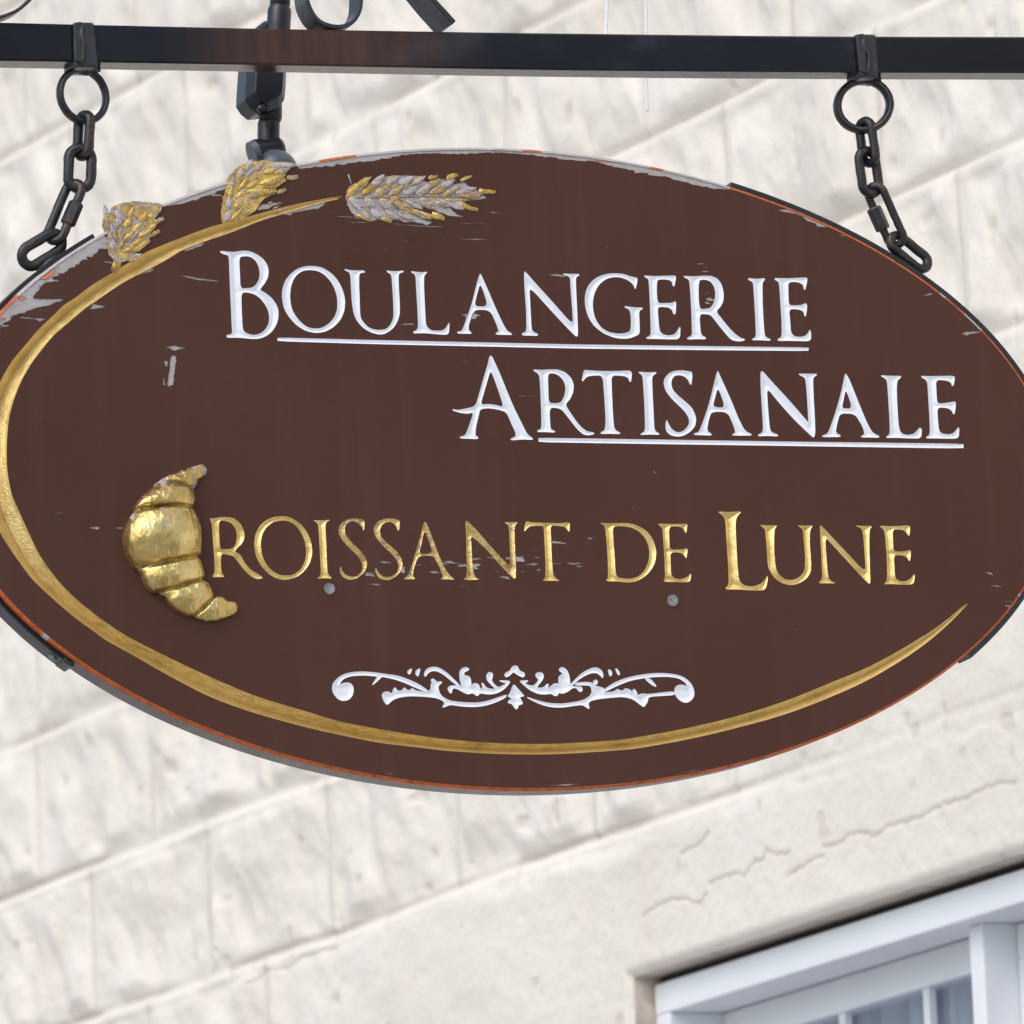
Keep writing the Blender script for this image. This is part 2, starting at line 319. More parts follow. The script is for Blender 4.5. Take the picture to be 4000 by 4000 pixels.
GLYPH = [  # (style, name, outer outline, holes)
('w','B','A 55,107 145,118 200,122 290,107 370,110 450,145 520,195 565,260 580,330 570,400 535,465 480,528 540,560 610,615 655,675 683,740 685,820 665,900 620,975 560,1025 480,1058 390,1060 300,1050 220,1045 125,1048 122,1015 160,1010 185,1000 178,900 170,700 158,450 150,200 138,155 90,145 55,130',
 ['A 260,178 330,165 395,180 440,220 470,280 482,350 475,410 445,470 405,505 350,512 275,515 268,350','A 282,558 360,560 430,580 490,625 540,690 575,760 585,840 575,900 540,960 490,1000 430,1018 370,1010 320,985 298,950 290,800']),
('w','O','A 1045,270 1150,285 1250,345 1320,420 1375,520 1405,640 1395,760 1350,860 1270,940 1180,985 1090,998 980,975 880,915 800,830 745,740 720,620 725,520 755,430 810,360 880,305 960,278',
 ['A 1020,316 1100,325 1170,360 1240,430 1290,520 1318,620 1318,740 1285,830 1220,900 1150,940 1080,948 1000,935 930,885 870,815 825,730 808,620 815,510 840,430 880,370 945,325']),
('w','U','A 1392,303 1440,315 1520,322 1590,318 1617,330 1612,347 1580,345 1555,362 1553,450 1558,600 1565,820 1600,880 1660,940 1740,962 1800,960 B 20,785 60,745 85,690 90,640 85,500 78,400 70,280 55,262 28,250 25,230 60,238 120,240 180,233 188,248 150,258 137,275 140,400 150,560 148,650 125,720 90,775 45,810 0,835 A 1760,1012 1680,990 1600,945 1530,870 1490,780 1472,640 1465,500 1458,370 1440,335 1405,325',[]),
('w','L','B 255,238 300,245 360,250 405,243 405,258 378,280 378,400 388,600 395,740 415,775 450,798 510,802 560,795 590,765 612,722 618,745 612,842 500,835 400,825 320,825 278,828 276,808 305,795 322,770 315,600 303,400 298,290 285,265 258,252',[]),
('w','A','B 908,258 930,300 1000,460 1060,600 1120,730 1160,800 1208,828 1205,842 1130,840 1055,838 1052,822 1082,810 1060,740 1000,607 845,602 800,740 798,795 828,818 822,832 760,830 690,828 690,810 735,802 770,710 830,540 870,370 895,285',['B 908,348 985,572 850,572 880,450']),
('w','N','B 1332,240 1400,320 1600,540 1785,750 1775,600 1760,400 1755,300 1735,285 1690,272 1695,260 1760,266 1840,264 1845,280 1810,295 1812,400 1822,600 1832,835 1818,862 1780,830 1600,640 1372,385 1378,500 1392,790 1410,812 1455,832 1450,850 1380,848 1300,845 1302,825 1345,805 1340,600 1325,400 1320,250',[]),
('w','G','C 503,170 503,200 487,270 470,225 430,190 370,168 320,165 260,178 200,225 165,290 152,360 155,430 175,500 215,560 270,595 340,610 400,608 450,590 452,480 440,420 402,405 403,392 470,402 545,405 545,418 515,432 520,520 522,610 490,630 440,648 380,652 310,640 230,605 160,550 115,480 92,400 88,320 105,250 145,195 200,158 270,138 340,135 400,142 450,160',[]),
('w','E','C 555,152 640,158 720,155 805,153 805,180 795,240 778,235 775,205 755,188 700,183 657,188 655,280 662,370 720,370 770,368 805,353 808,380 803,458 785,458 775,425 750,405 700,400 662,403 668,500 678,590 705,615 750,625 790,618 815,590 832,558 842,560 838,655 740,655 650,652 572,652 572,640 605,622 608,600 602,400 592,200 585,178 558,165',[]),
('w','R','C 865,155 950,160 1010,155 1080,155 1130,175 1165,220 1182,290 1180,350 1160,395 1122,435 1160,485 1220,560 1280,620 1320,645 1350,652 1340,668 1290,672 1240,660 1190,605 1130,530 1080,465 1050,458 990,455 1000,600 1012,625 1043,640 1040,655 970,653 895,657 893,642 928,625 932,600 925,400 912,200 900,180 868,168',['C 982,188 1040,185 1085,205 1112,260 1115,320 1100,375 1075,408 1040,415 988,418']),
('w','I','C 1372,172 1440,180 1505,173 1505,188 1485,210 1488,400 1500,600 1510,635 1552,655 1545,667 1475,662 1403,662 1405,650 1435,635 1430,500 1415,250 1410,205 1375,188',[]),
('w','E','C 1580,172 1670,175 1750,172 1838,167 1838,200 1822,268 1810,262 1805,230 1780,210 1740,203 1688,207 1690,300 1693,385 1740,388 1790,385 1832,368 1838,400 1828,475 1815,475 1810,445 1790,425 1750,418 1695,418 1705,520 1710,600 1735,630 1785,637 1825,625 1848,600 1858,575 1868,600 1868,670 1760,668 1680,667 1605,668 1605,652 1638,635 1635,500 1622,300 1615,205 1583,188',[]),
('w','A','D 488,68 505,85 580,250 660,450 720,590 790,730 840,830 900,875 890,888 800,883 682,893 680,875 730,850 725,810 690,740 640,620 560,595 470,580 385,590 370,660 345,760 338,840 370,862 362,880 280,877 190,873 188,855 240,845 275,760 322,620 270,635 200,628 120,605 118,588 170,598 240,585 340,562 375,440 420,280 460,150 472,85',['D 488,215 540,350 615,572 540,548 470,540 390,545 420,440 460,300']),
('w','R','D 900,205 980,210 1060,205 1140,205 1210,232 1270,290 1293,360 1285,430 1255,495 1210,545 1250,610 1310,700 1370,770 1420,805 1490,815 1485,835 1430,845 1380,835 1320,780 1250,690 1180,600 1140,580 1055,575 1065,770 1080,790 1112,800 1105,818 1030,812 938,812 938,795 975,780 978,700 970,450 960,280 945,245 902,220',['D 1040,243 1110,245 1160,275 1200,330 1212,390 1200,460 1170,520 1130,533 1048,530 1045,400']),
('w','T','D 1390,207 1450,215 1600,222 1740,220 1840,215 1855,250 1845,330 1830,325 1815,285 1770,268 1655,262 1660,400 1668,600 1680,760 1700,795 1745,820 1735,832 1650,828 1550,830 1550,812 1590,795 1600,700 1585,450 1570,265 1480,265 1420,275 1395,300 1380,322 1367,315 1375,270',[]),
('w','I','E 95,142 190,150 285,145 290,160 240,190 245,350 255,550 265,760 285,790 322,812 318,825 220,820 118,826 115,812 155,790 165,750 158,500 140,220 132,180 98,158',[]),
('w','S','E 672,143 675,200 665,283 650,283 630,235 590,195 530,178 480,190 455,225 448,270 460,330 510,390 600,465 670,530 705,600 718,660 705,730 655,790 580,835 510,845 440,830 395,790 382,740 390,680 402,660 415,700 450,760 510,798 560,790 610,755 640,700 638,650 600,580 530,510 450,435 385,350 363,270 375,210 420,160 480,132 560,127 620,135',[]),
('w','A','E 952,133 975,190 1040,330 1110,490 1170,640 1240,780 1315,815 1308,832 1210,832 1105,832 1105,815 1138,800 1120,730 1055,578 880,575 850,670 832,780 885,815 878,832 790,828 690,825 692,808 745,795 790,680 860,470 910,260 938,150',['E 950,310 1032,532 895,523 920,420']),
('w','N','E 1408,140 1435,137 1500,215 1700,430 1930,695 F 158,680 150,500 130,235 110,200 58,178 55,162 150,165 248,165 252,180 215,205 210,240 218,450 230,650 235,800 222,852 205,850 130,780 0,655 E 1600,470 1478,315 1490,520 1510,760 1530,795 1600,822 1598,842 1490,835 1385,840 1382,822 1425,800 1438,760 1425,550 1410,300',[]),
('w','A','F 562,158 600,220 660,370 720,520 790,690 850,800 928,838 920,856 820,852 728,852 726,838 765,815 745,740 662,598 500,592 470,700 452,800 510,828 500,848 400,848 308,848 308,832 365,812 400,730 470,520 520,330 550,180',['F 562,328 635,540 520,540 540,440']),
('w','L','F 940,180 1050,188 1160,187 1160,205 1112,245 1115,450 1130,700 1145,780 1175,815 1230,825 1290,815 1330,780 1358,740 1385,765 1375,865 1240,862 1100,855 998,858 1000,840 1040,815 1030,600 1015,350 1005,240 985,215 945,195',[]),
('w','E','F 1375,187 1480,192 1600,188 1735,187 1738,230 1722,300 1708,295 1695,260 1650,238 1535,230 1540,350 1548,485 1620,483 1700,470 1745,462 1750,520 1735,605 1720,600 1700,560 1660,535 1550,528 1555,650 1568,780 1600,810 1680,820 1730,800 1770,745 1788,745 1780,865 1650,865 1530,862 1428,862 1430,845 1470,820 1465,650 1450,400 1440,240 1378,205',[]),
('g','R','H 60,135 110,135 200,118 290,122 350,135 420,195 462,280 470,360 440,430 345,520 400,550 430,580 470,660 540,740 640,800 690,835 640,852 590,848 520,800 440,715 370,620 330,575 270,565 190,550 190,700 200,780 235,825 160,828 90,828 95,805 118,780 112,600 95,400 85,200 65,160',['H 165,160 250,165 320,195 365,260 380,340 370,430 330,490 260,500 180,500 170,350']),
('g','O','H 930,108 1030,130 1130,200 1210,300 1258,420 1270,540 1240,660 1180,750 1100,820 1000,855 910,860 820,835 740,780 650,680 600,570 580,440 595,330 640,230 720,155 820,115',['H 900,160 980,165 1060,205 1130,290 1180,400 1198,530 1185,640 1130,740 1050,800 960,812 880,800 800,760 720,670 675,570 658,440 672,330 720,245 800,180']),
('g','I','H 1275,155 1380,160 1485,150 1440,175 1420,200 1430,400 1440,650 1448,790 1505,845 1420,840 1320,848 1365,810 1370,770 1355,500 1340,220 1320,185',[]),
('g','S','H 1885,155 1885,200 1875,290 1850,230 1800,185 1750,165 1700,175 1660,215 1650,270 1660,330 1740,430 1830,510 1890,590 1918,660 1900,740 1850,800 1780,850 1700,860 1630,830 1595,780 1590,730 1608,700 1620,750 1660,800 1710,822 1780,820 1840,780 1862,720 1850,660 1800,570 1700,480 1620,390 1578,310 1580,240 1620,180 1680,145 1760,135 1830,140',[]),
('g','S','I 485,155 485,230 478,285 455,265 430,210 380,175 320,180 270,220 250,280 265,350 330,420 430,500 500,590 525,670 500,760 430,830 350,865 270,855 215,810 195,750 208,715 225,760 270,810 340,830 410,810 460,760 475,700 450,620 380,540 280,450 205,360 178,280 190,220 230,170 300,140 390,135',[]),
('g','A','I 785,160 830,250 900,440 960,600 1030,740 1080,810 1140,858 1050,855 965,852 1000,825 960,720 905,620 880,575 705,580 660,700 640,800 672,855 600,852 525,855 590,800 640,660 700,450 760,220',['I 778,270 830,400 880,550 715,555 740,440']),
('g','N','I 1275,155 1400,280 1530,430 1700,620 1795,710 1785,450 1775,240 1765,215 1715,178 1800,180 1885,178 1840,220 1845,450 1858,700 1855,865 1780,800 1650,660 1500,490 1325,330 1335,500 1350,760 1380,830 1430,858 1330,862 1235,858 1280,820 1275,600 1270,300 1258,190',[]),
('g','T','J 140,140 200,155 350,158 480,162 570,152 575,190 568,250 550,230 520,195 450,187 382,185 388,300 395,500 405,660 425,700 480,738 390,733 300,735 335,695 330,500 320,300 315,188 240,188 175,195 145,220 125,245 118,230 125,190',[]),
('g','D','J 870,158 960,163 1050,160 1160,160 1250,185 1340,240 1400,320 1435,430 1425,540 1380,630 1310,700 1220,745 1130,752 1050,740 930,738 955,705 950,500 935,300 925,200 905,175',['J 1000,195 1100,190 1190,205 1270,250 1330,320 1365,420 1360,530 1320,630 1260,690 1180,715 1100,710 1030,690 1020,500 1005,300']),
('g','E','J 1440,165 1550,170 1640,170 1740,165 1740,200 1728,265 1712,240 1690,205 1640,193 1560,195 1560,300 1568,425 1640,425 1700,422 1740,405 1742,450 1730,520 1715,490 1690,462 1640,450 1572,455 1575,560 1580,680 1620,710 1680,718 1740,700 1778,655 1775,700 1765,748 1650,746 1500,745 1520,705 1515,550 1500,300 1495,210',[]),
('g','L','K 135,82 240,88 350,80 300,130 292,200 302,400 310,560 322,670 360,715 430,728 500,710 540,675 562,632 572,650 550,762 430,760 300,752 195,752 235,710 230,550 215,350 205,150 180,115',[]),
('g','U','K 495,197 570,203 655,200 625,235 622,400 635,560 660,620 720,668 790,672 850,640 885,590 890,480 880,350 870,240 850,220 820,203 890,205 960,203 932,235 928,350 940,500 940,600 900,660 840,700 770,718 690,700 620,650 580,580 568,540 560,400 548,245 530,220',[]),
('g','N','K 1018,192 1100,280 1250,440 1410,610 1400,450 1385,260 1370,228 1315,203 1390,207 1468,207 1440,235 1440,400 1445,560 1450,715 1400,670 1280,540 1150,400 1060,300 1070,450 1085,640 1105,675 1155,700 1080,700 998,698 1035,665 1035,600 1025,400 1015,230',[]),
('g','E','K 1520,205 1620,210 1700,208 1788,200 1790,240 1780,295 1765,280 1745,248 1700,238 1640,238 1642,330 1648,425 1700,428 1750,425 1795,410 1795,460 1785,515 1770,490 1745,465 1700,458 1650,458 1655,560 1660,650 1690,678 1740,685 1790,665 1820,620 1832,625 1818,712 1700,710 1630,706 1560,708 1595,675 1590,500 1575,270 1560,235',[]),
]
LINES = ['X 1083,1318 1084,1333 1500,1345 2240,1361 2700,1367 3158,1371 3159,1357 2700,1351 2240,1345 1500,1329',
         'X 2103,1710 2104,1727 2460,1733 3100,1742 3764,1752 3763,1733 3100,1725 2460,1715']
FLOURISH = [
'L 165,290 200,240 260,212 330,203 420,200 520,208 600,215 700,235 800,268 900,312 1000,355 1045,360 1040,340 950,280 850,235 750,200 640,185 500,165 400,158 290,165 200,188 140,230 100,280 92,330 105,380 150,435 200,455 260,445 300,400 312,340 300,295 265,268 210,270',
'L 500,298 490,290 545,205 550,190 600,200 590,215',
'L 885,125 888,150 865,195 840,175 845,148','L 972,125 965,170 948,215 922,190 920,160 940,138',
'L 1005,205 1010,160 1050,120 1110,110 1170,125 1240,175 1300,230 1370,300 1340,305 1270,250 1200,190 1130,155 1080,158 1045,180 1025,213',
'L 1235,330 1260,300 1320,295 1380,305 1360,240 1355,170 1375,130 1420,112 1460,130 1445,155 1410,165 1405,195 1460,205 1478,250 1475,295 1510,270 1550,285 1565,325 1590,335 1575,275 1590,268 1630,325 1720,335 1680,300 1630,250 1622,195 1655,158 1695,180 1690,220 1678,250 1740,320 1800,290 1825,275 1760,262 1758,245 1868,250 1850,290 1790,350 1710,385 1640,390 1560,375 1550,400 1530,405 1490,375 1440,390 1390,365 1330,330 1290,330 1285,375 1265,380',
'L 585,400 600,365 650,355 690,380 700,330 720,312 745,350 780,350 815,312 835,340 865,345 890,320 925,350 1040,362 1075,330 1070,290 1085,275 1070,240 1100,225 1135,262 1180,255 1188,275 1150,300 1155,350 1180,400 1250,445 1350,460 1500,470 1600,460 1700,430 1800,395 1835,390 1820,420 1720,470 1600,505 1480,515 1350,505 1265,490 1205,520 1185,515 1215,465 1140,425 1000,410 880,405 780,415 700,440 640,500 610,460',
'L 1810,175 1860,150 1880,110 1915,97 M 60,110 75,150 125,170 128,205 110,222 60,200 20,172 L 1890,170 1850,210 1820,218 1803,200',
'M 20,283 60,330 110,385 128,405 75,415 105,460 108,488 70,490 55,530 40,540 15,510 -5,480 -40,475 -42,450 0,430 -48,405 -20,370 0,310',
'M 65,250 160,245 160,262 125,275 170,295 215,300 265,245 232,210 232,180 270,162 310,175 318,215 295,260 240,320 310,320 345,280 368,285 355,330 400,290 430,272 462,285 458,210 505,180 460,150 480,115 520,120 555,155 575,220 580,285 620,310 690,305 705,345 680,368 655,350 640,325 600,325 560,360 500,385 465,370 455,400 425,408 385,380 340,390 260,385 180,350 120,300',
'M 570,300 640,220 720,155 800,120 850,120 895,150 910,195 900,232 880,205 840,175 780,178 700,215 630,270 600,300',
'M 150,410 250,445 350,470 480,480 600,465 700,445 770,405 792,360 780,305 740,297 620,300 630,268 780,260 830,300 870,310 920,325 910,365 1010,360 1045,328 1090,355 1125,322 1175,340 1190,360 1210,325 1240,360 1245,395 1290,375 1345,385 1500,365 1615,355 1620,395 1500,402 1355,412 1350,460 1310,520 1270,490 1200,435 1100,412 1000,420 850,435 755,462 773,530 755,532 700,490 600,505 480,522 360,512 250,475 150,425',
'M 800,260 830,235 858,260 840,292 810,290',
'M 950,138 980,140 1000,180 975,215 960,190','M 1020,130 1045,128 1075,180 1065,200 1045,190',
'M 910,340 1000,275 1120,225 1250,195 1400,175 1520,175 1640,190 1720,220 1790,290 1815,370 1800,430 1750,470 1700,470 1640,430 1610,370 1615,320 1650,290 1700,290 1740,310 1720,270 1660,230 1560,212 1420,215 1300,228 1180,250 1050,300 915,368',
'M 1310,230 1365,220 1438,300 1425,315 1380,290']
SW_OUT = [(1340,766),(1297,771),(1235,782),(1173,794),(1110,808),(1048,824),(999,838),(924,860),(862,875),(800,894),(699,932),(626,961),(554,994),(438,1066),(362,1111),(290,1166),(248,1192),(207,1233),(155,1282),(104,1342),(52,1404),(16,1461),(-18,1530),(-42,1610),(-55,1710),(-55,1820),(-45,1920),(-25,2020),(0,2080),(31,2131),(78,2199),(129,2266),(207,2339),(290,2411),(362,2463),(414,2501),(518,2559),(673,2647),(828,2725),(1000,2787),(1200,2842),(1324,2870),(1480,2901),(1635,2920),(1759,2934),(1945,2945),(2070,2947),(2194,2945),(2400,2932),(2511,2920),(2697,2886),(2883,2842),(3070,2789),(3256,2718),(3413,2644),(3583,2538),(3697,2445),(3783,2356)]
SW_IN = [(1340,774),(1266,790),(1204,807),(1110,835),(1017,863),(924,900),(862,922),(807,941),(717,975),(662,1008),(590,1048),(503,1092),(450,1124),(375,1176),(334,1204),(259,1267),(207,1313),(160,1370),(124,1417),(98,1461),(78,1500),(52,1567),(36,1629),(28,1707),(26,1785),(31,1857),(47,1935),(67,1981),(104,2064),(155,2168),(217,2256),(290,2333),(373,2401),(440,2449),(518,2497),(673,2575),(828,2647),(1000,2719),(1200,2780),(1324,2817),(1480,2848),(1635,2873),(1759,2889),(1945,2903),(2132,2906),(2256,2901),(2400,2892),(2511,2876),(2697,2841),(2883,2796),(3070,2737),(3256,2662),(3413,2595),(3583,2499),(3686,2430),(3754,2373),(3783,2356)]

# outline of the board (mm), slightly squarer than an ellipse
EC = np.array([-2.16, 52.46]); EA = np.array([670.89, 375.92])
def rim(th, off=0.0):
    k = 1.0015 + 0.0029 * cos(2 * th) - 0.0031 * sin(2 * th) + 0.0042 * cos(4 * th)
    p = EC + EA * k * np.array([cos(th), sin(th)])
    t = np.array([-EA[0] * sin(th), EA[1] * cos(th)]); t /= np.linalg.norm(t); n = np.array([t[1], -t[0]])
    return p + n * off
def theta(x, y):
    """angle on the rim of a photograph pixel"""
    q = (np.array(mm(x, y)) - EC) / EA; return atan2(q[1], q[0])

def pip(poly, pts):
    """numpy point in polygon"""
    x, y = pts[:, 0], pts[:, 1]; ins = np.zeros(len(pts), bool)
    q = np.asarray(poly); n = len(q)
    for i in range(n):
        x1, y1 = q[i]; x2, y2 = q[(i + 1) % n]
        c = ((y1 > y) != (y2 > y)) & (x < (x2 - x1) * (y - y1) / ((y2 - y1) if y2 != y1 else 1e-9) + x1)
        ins ^= c
    return ins
def segdist(pts, segs):
    d = np.full(len(pts), 1e9)
    for (a, b) in segs:
        a = np.asarray(a); b = np.asarray(b); ab = b - a; L = max(ab @ ab, 1e-12)
        t = np.clip(((pts - a) @ ab) / L, 0, 1)
        q = pts - (a + t[:, None] * ab); d = np.minimum(d, np.sqrt((q ** 2).sum(1)))
    return d
def cdt(polys, extra=()):
    V = []; E = []
    for p in polys:
        n = len(V); V += [Vector((float(a), float(b))) for a, b in p]; E += [(n + i, n + (i + 1) % len(p)) for i in range(len(p))]
    V += [Vector((float(a), float(b))) for a, b in extra]
    r = delaunay_2d_cdt(V, E, [], 0, 1e-5)
    v = np.array([tuple(q) for q in r[0]]); f = [tuple(t) for t in r[2]]
    return v, np.array(f)
def inside_of(polys, holes, pts):
    m = np.zeros(len(pts), bool)
    for p in polys: m |= pip(p, pts)
    for h in holes: m &= ~pip(h, pts)
    return m
def carve(name, polys, holes, slope, dmax, step, mat, parent, label=None, it=0, wob=0.0):
    """a V-cut of the given outline: depth grows with the distance to the outline"""
    allp = list(polys) + list(holes)
    q = np.vstack([np.asarray(p) for p in polys]); lo, hi = q.min(0), q.max(0)
    gx, gy = np.meshgrid(np.arange(lo[0], hi[0], step), np.arange(lo[1], hi[1], step))
    g = np.c_[gx.ravel(), gy.ravel()]; g[:, 0] += (np.arange(len(g)) % 2) * 0.0
    g = g[inside_of(polys, holes, g)]
    # boundary of the union
    v0, f0 = cdt(allp)
    ct = v0[f0].mean(1); ins = inside_of(polys, holes, ct); cnt = {}
    for t in f0[ins]:
        for k in range(3):
            e = (min(t[k], t[(k + 1) % 3]), max(t[k], t[(k + 1) % 3])); cnt[e] = cnt.get(e, 0) + 1
    segs = [(v0[a], v0[b]) for (a, b), c in cnt.items() if c == 1]
    d = segdist(g, segs); g = g[d > step * 0.45]
    v, f = cdt(allp, g)
    ct = v[f].mean(1); f = f[inside_of(polys, holes, ct)]
    dd = segdist(v, segs); dep = np.minimum(dd * slope, dmax)
    if wob: dep *= 1 + wob * RNG.randn(len(dep)) * 0.1
    used = np.unique(f); mp = -np.ones(len(v), int); mp[used] = np.arange(len(used)); f = mp[f]; v = v[used]; dep = dep[used]
    vs = [(a / 1000, b / 1000, c / 1000 + 3.65) for (a, c), b in zip(v, dep)]
    tri = []
    for t in f:   # face the viewer (-y)
        a, b, c = (v[i] for i in t)
        cr = (b[0] - a[0]) * (c[1] - a[1]) - (b[1] - a[1]) * (c[0] - a[0])
        tri.append(tuple(int(i) for i in (t if cr > 0 else t[::-1])))
    return mesh(name, vs, tri, mat, parent, False, label=label)

# ================================================================== SETTING
# ---- ground
def ground():
    t = NT('pavement_concrete', 0.8, 0, 0.3)
    t.col(t.ramp(t.noise(0.8, 6, 0.6), [(0.3, (0.30, 0.29, 0.28)), (0.7, (0.38, 0.37, 0.355))])); t.bump(t.noise(30, 4), 0.004, 0.4)
    s = 600
    o = mesh('pavement', [(-s, -s, 0), (s, -s, 0), (s, s, 0), (-s, s, 0)], [(0, 1, 2, 3)], t.m); o['kind'] = 'structure'
ground()

# ---- wall: painted rock-faced block, seen at a slant behind the sign
DW = np.array([-0.1104, 0.9939, 0.0]); DW /= np.linalg.norm(DW)     # along the wall, away from the camera
NW = np.array([-DW[1], DW[0], 0.0])                                # out of the wall, towards the camera side
PW = np.array([1.41796, 2.00516, 0.0])
def wu(x, y, back=0.0):
    q = hit(x, y, PW - NW * back, NW); return float((q - PW) @ DW), float(q[2])
def wp(u, z, out=0.0):
    return Vector(PW + DW * u + NW * out + np.array([0, 0, z]))
def vnoise(x, y, seed):
    r = np.random.RandomState(seed).rand(256, 256)
    xi = np.floor(x).astype(int); yi = np.floor(y).astype(int); fx = x - xi; fy = y - yi
    fx = fx * fx * fx * (fx * (fx * 6 - 15) + 10); fy = fy * fy * fy * (fy * (fy * 6 - 15) + 10)
    g = lambda a, b: r[a % 256, b % 256]
    return (g(xi, yi) * (1 - fx) + g(xi + 1, yi) * fx) * (1 - fy) + (g(xi, yi + 1) * (1 - fx) + g(xi + 1, yi + 1) * fx) * fy
def fbm(x, y, seed, oc=4, ga=0.5):
    s = 0; a = 1; t = 0
    for k in range(oc): s = s + a * vnoise(x * 2 ** k, y * 2 ** k, seed + k * 17); t += a; a *= ga
    return s / t
def sstep(a, b, x): t = np.clip((x - a) / (b - a), 0, 1); return t * t * (3 - 2 * t)

building = empty('building', PW, 'cream painted rock-faced block building wall with a white window low at right', 'building')
U0, U1, ZT, ZB = -1.10, 1.318, 3.563, 2.30                         # window opening
def build_wall():
    st = 0.0075
    us = np.concatenate([np.arange(-6, -1.2, 0.4), np.arange(-1.2, -0.5, 0.03), np.arange(-0.5, -0.2, st), np.arange(-0.2, 1.6, 0.0038), np.arange(1.6, 4.5, st), np.arange(4.5, 5.2, 0.03), np.arange(5.2, 12, 0.4), [12.0]])
    zs = np.concatenate([np.arange(0, 2.9, 0.15), np.arange(2.9, 3.2, 0.03), np.arange(3.2, 3.5, st), np.arange(3.5, 4.15, 0.0032), np.arange(4.15, 5.95, st), np.arange(5.95, 6.5, 0.03), np.arange(6.5, 9.0, 0.25), [9.0]])
    us = np.unique(us.round(4)); us = us[np.append(True, np.diff(us) > .002)]; zs = np.unique(zs.round(4)); zs = zs[np.append(True, np.diff(zs) > .002)]
    for a in (U0, U1): us[np.argmin(abs(us - a))] = a
    for a in (ZT, ZB): zs[np.argmin(abs(zs - a))] = a
    U, Z = np.meshgrid(us, zs, indexing='ij')
    H = 0.2555; zc = (Z - 3.785 + 0.012 * (fbm(U * 1.3, Z * 0.4 + 5, 3, 2) - 0.5)) / H; row = np.floor(zc).astype(int); vz = (zc - row) * H
    phase = {-1: 0.20, 0: 0.43, 1: 0.155, 2: 0.14, 3: 0.376, 4: 0.14, 5: 0.40}
    ph = np.vectorize(lambda k: phase.get(int(k), 0.25 * (int(k) % 2) + 0.1))(row)
    BL = 0.5; uc = (U - ph) / BL; colm = np.floor(uc).astype(int); vu = (uc - colm) * BL
    dz = np.minimum(vz, H - vz); du = np.minimum(vu, BL - vu)
    wob = 0.006 * (fbm(U * 14, Z * 14, 40, 3) - 0.5)
    ez = sstep(0.002, 0.040, dz + wob); eu = sstep(0.002, 0.036, du + wob)
    pillow = np.minimum(ez, eu)
    bid = (row * 37 + colm * 11)
    q = fbm(U * 9 + bid * 3.1, Z * 8.5 + bid * 1.7 - U * 2, 5, 4, 0.36)
    ridg = 1 - abs(2 * fbm(U * 6 + bid * 5.3, Z * 6 + bid - U * 4, 9, 3, 0.5) - 1)
    rock = 0.031 * (q - 0.47) + 0.007 * (ridg - 0.75)
    rockface = pillow * (0.0035 + rock)
    # smooth cement-rendered parts round the window
    wav = 0.08 * (fbm(U * 5, Z * 5, 77, 3) - 0.5)
    sm = (1 - sstep(3.74, 3.80, Z + wav * 0.5)) * (1 - sstep(2.15, 2.75, U + wav * 3))
    sm2 = (1 - sstep(3.86, 4.06, Z + wav)) * (1 - sstep(0.55, 1.25, U + wav * 2)) * 0.85
    smooth = np.maximum(sm, sm2)
    flat = 0.014 + 0.011 * (fbm(U * 5, Z * 6, 21, 5, 0.55) - 0.5)
    h = rockface * (1 - smooth) + flat * smooth
    # joints: sunk line with a bead of paint under it
    jn = sstep(0.45, 0.62, fbm(U * 2.2, Z * 2.0, 64, 2) + 0.12)
    gz = np.exp(-((np.where(vz > H / 2, vz - H, vz) + wob * .4 - 0.002) / 0.0065) ** 2)
    lip = np.exp(-((np.where(vz > H / 2, vz - H, vz) + wob * .4 + 0.013) / 0.008) ** 2)
    gu = np.exp(-((np.where(vu > BL / 2, vu - BL, vu) + wob) / 0.007) ** 2)
    h += (1 - smooth * 0.9) * (-0.005 * gz * (0.15 + 0.85 * jn) + 0.003 * lip + 0.003 * gu * jn)
    h += 0.0016 * (fbm(U * 45, Z * 45, 50, 3) - 0.5)
    dirt = 0.42 * gz * jn * (1 - smooth * 0.8) + 0.50 * gu * (1 - smooth) * fbm(U * 5, Z * 9, 31, 2)
    # cracks in the render
    cr = ['a 480,300 550,270 620,250 650,265 690,215 750,180 760,150 810,170 870,155', 'a 1010,130 1060,118 1110,100 1160,65 1240,65',
          'b 930,2052 1060,1975 1240,1932 1440,1830 1600,1780 1700,1740 1800,1690 1932,1680', 'a 860,275 930,220 1020,175',
          'a 170,450 270,385 350,372 440,400 470,350', 'X 980,3850 1060,3790 1130,3780 1190,3740 1330,3700',
          'X 1150,3740 1140,3620', 'X 2690,3330 2760,3290 2800,3250']
    P2 = np.c_[U.ravel(), Z.ravel()]
    for i, c in enumerate(cr):
        pl = [wu(*q) for q in px(c)]
        rp = []
        for a, b in zip(pl[:-1], pl[1:]):
            n = max(2, int(math.hypot(a[0] - b[0], a[1] - b[1]) / 0.012))
            for k in range(n): rp.append((a[0] + (b[0] - a[0]) * k / n, a[1] + (b[1] - a[1]) * k / n + random.uniform(-.0028, .0028)))
        rp.append(pl[-1]); rp = np.array(rp); lo = rp.min(0) - .05; hi = rp.max(0) + .05
        m = (P2[:, 0] > lo[0]) & (P2[:, 0] < hi[0]) & (P2[:, 1] > lo[1]) & (P2[:, 1] < hi[1]); idx = np.where(m)[0]
        d = segdist(P2[idx], list(zip(rp[:-1], rp[1:]))); g = np.exp(-(d / 0.0028) ** 2) * (0.7 + 0.3 * fbm(P2[idx, 0] * 22, P2[idx, 1] * 22, 5 + i, 2))
        h.ravel()[idx] -= 0.0022 * g; dirt.ravel()[idx] = np.maximum(dirt.ravel()[idx], 0.55 * g)
    # small pits
    pit = sstep(0.80, 0.90, fbm(U * 20, Z * 20, 91, 2)); h -= 0.004 * pit * (1 - smooth * .6); dirt = np.maximum(dirt, 0.22 * pit)
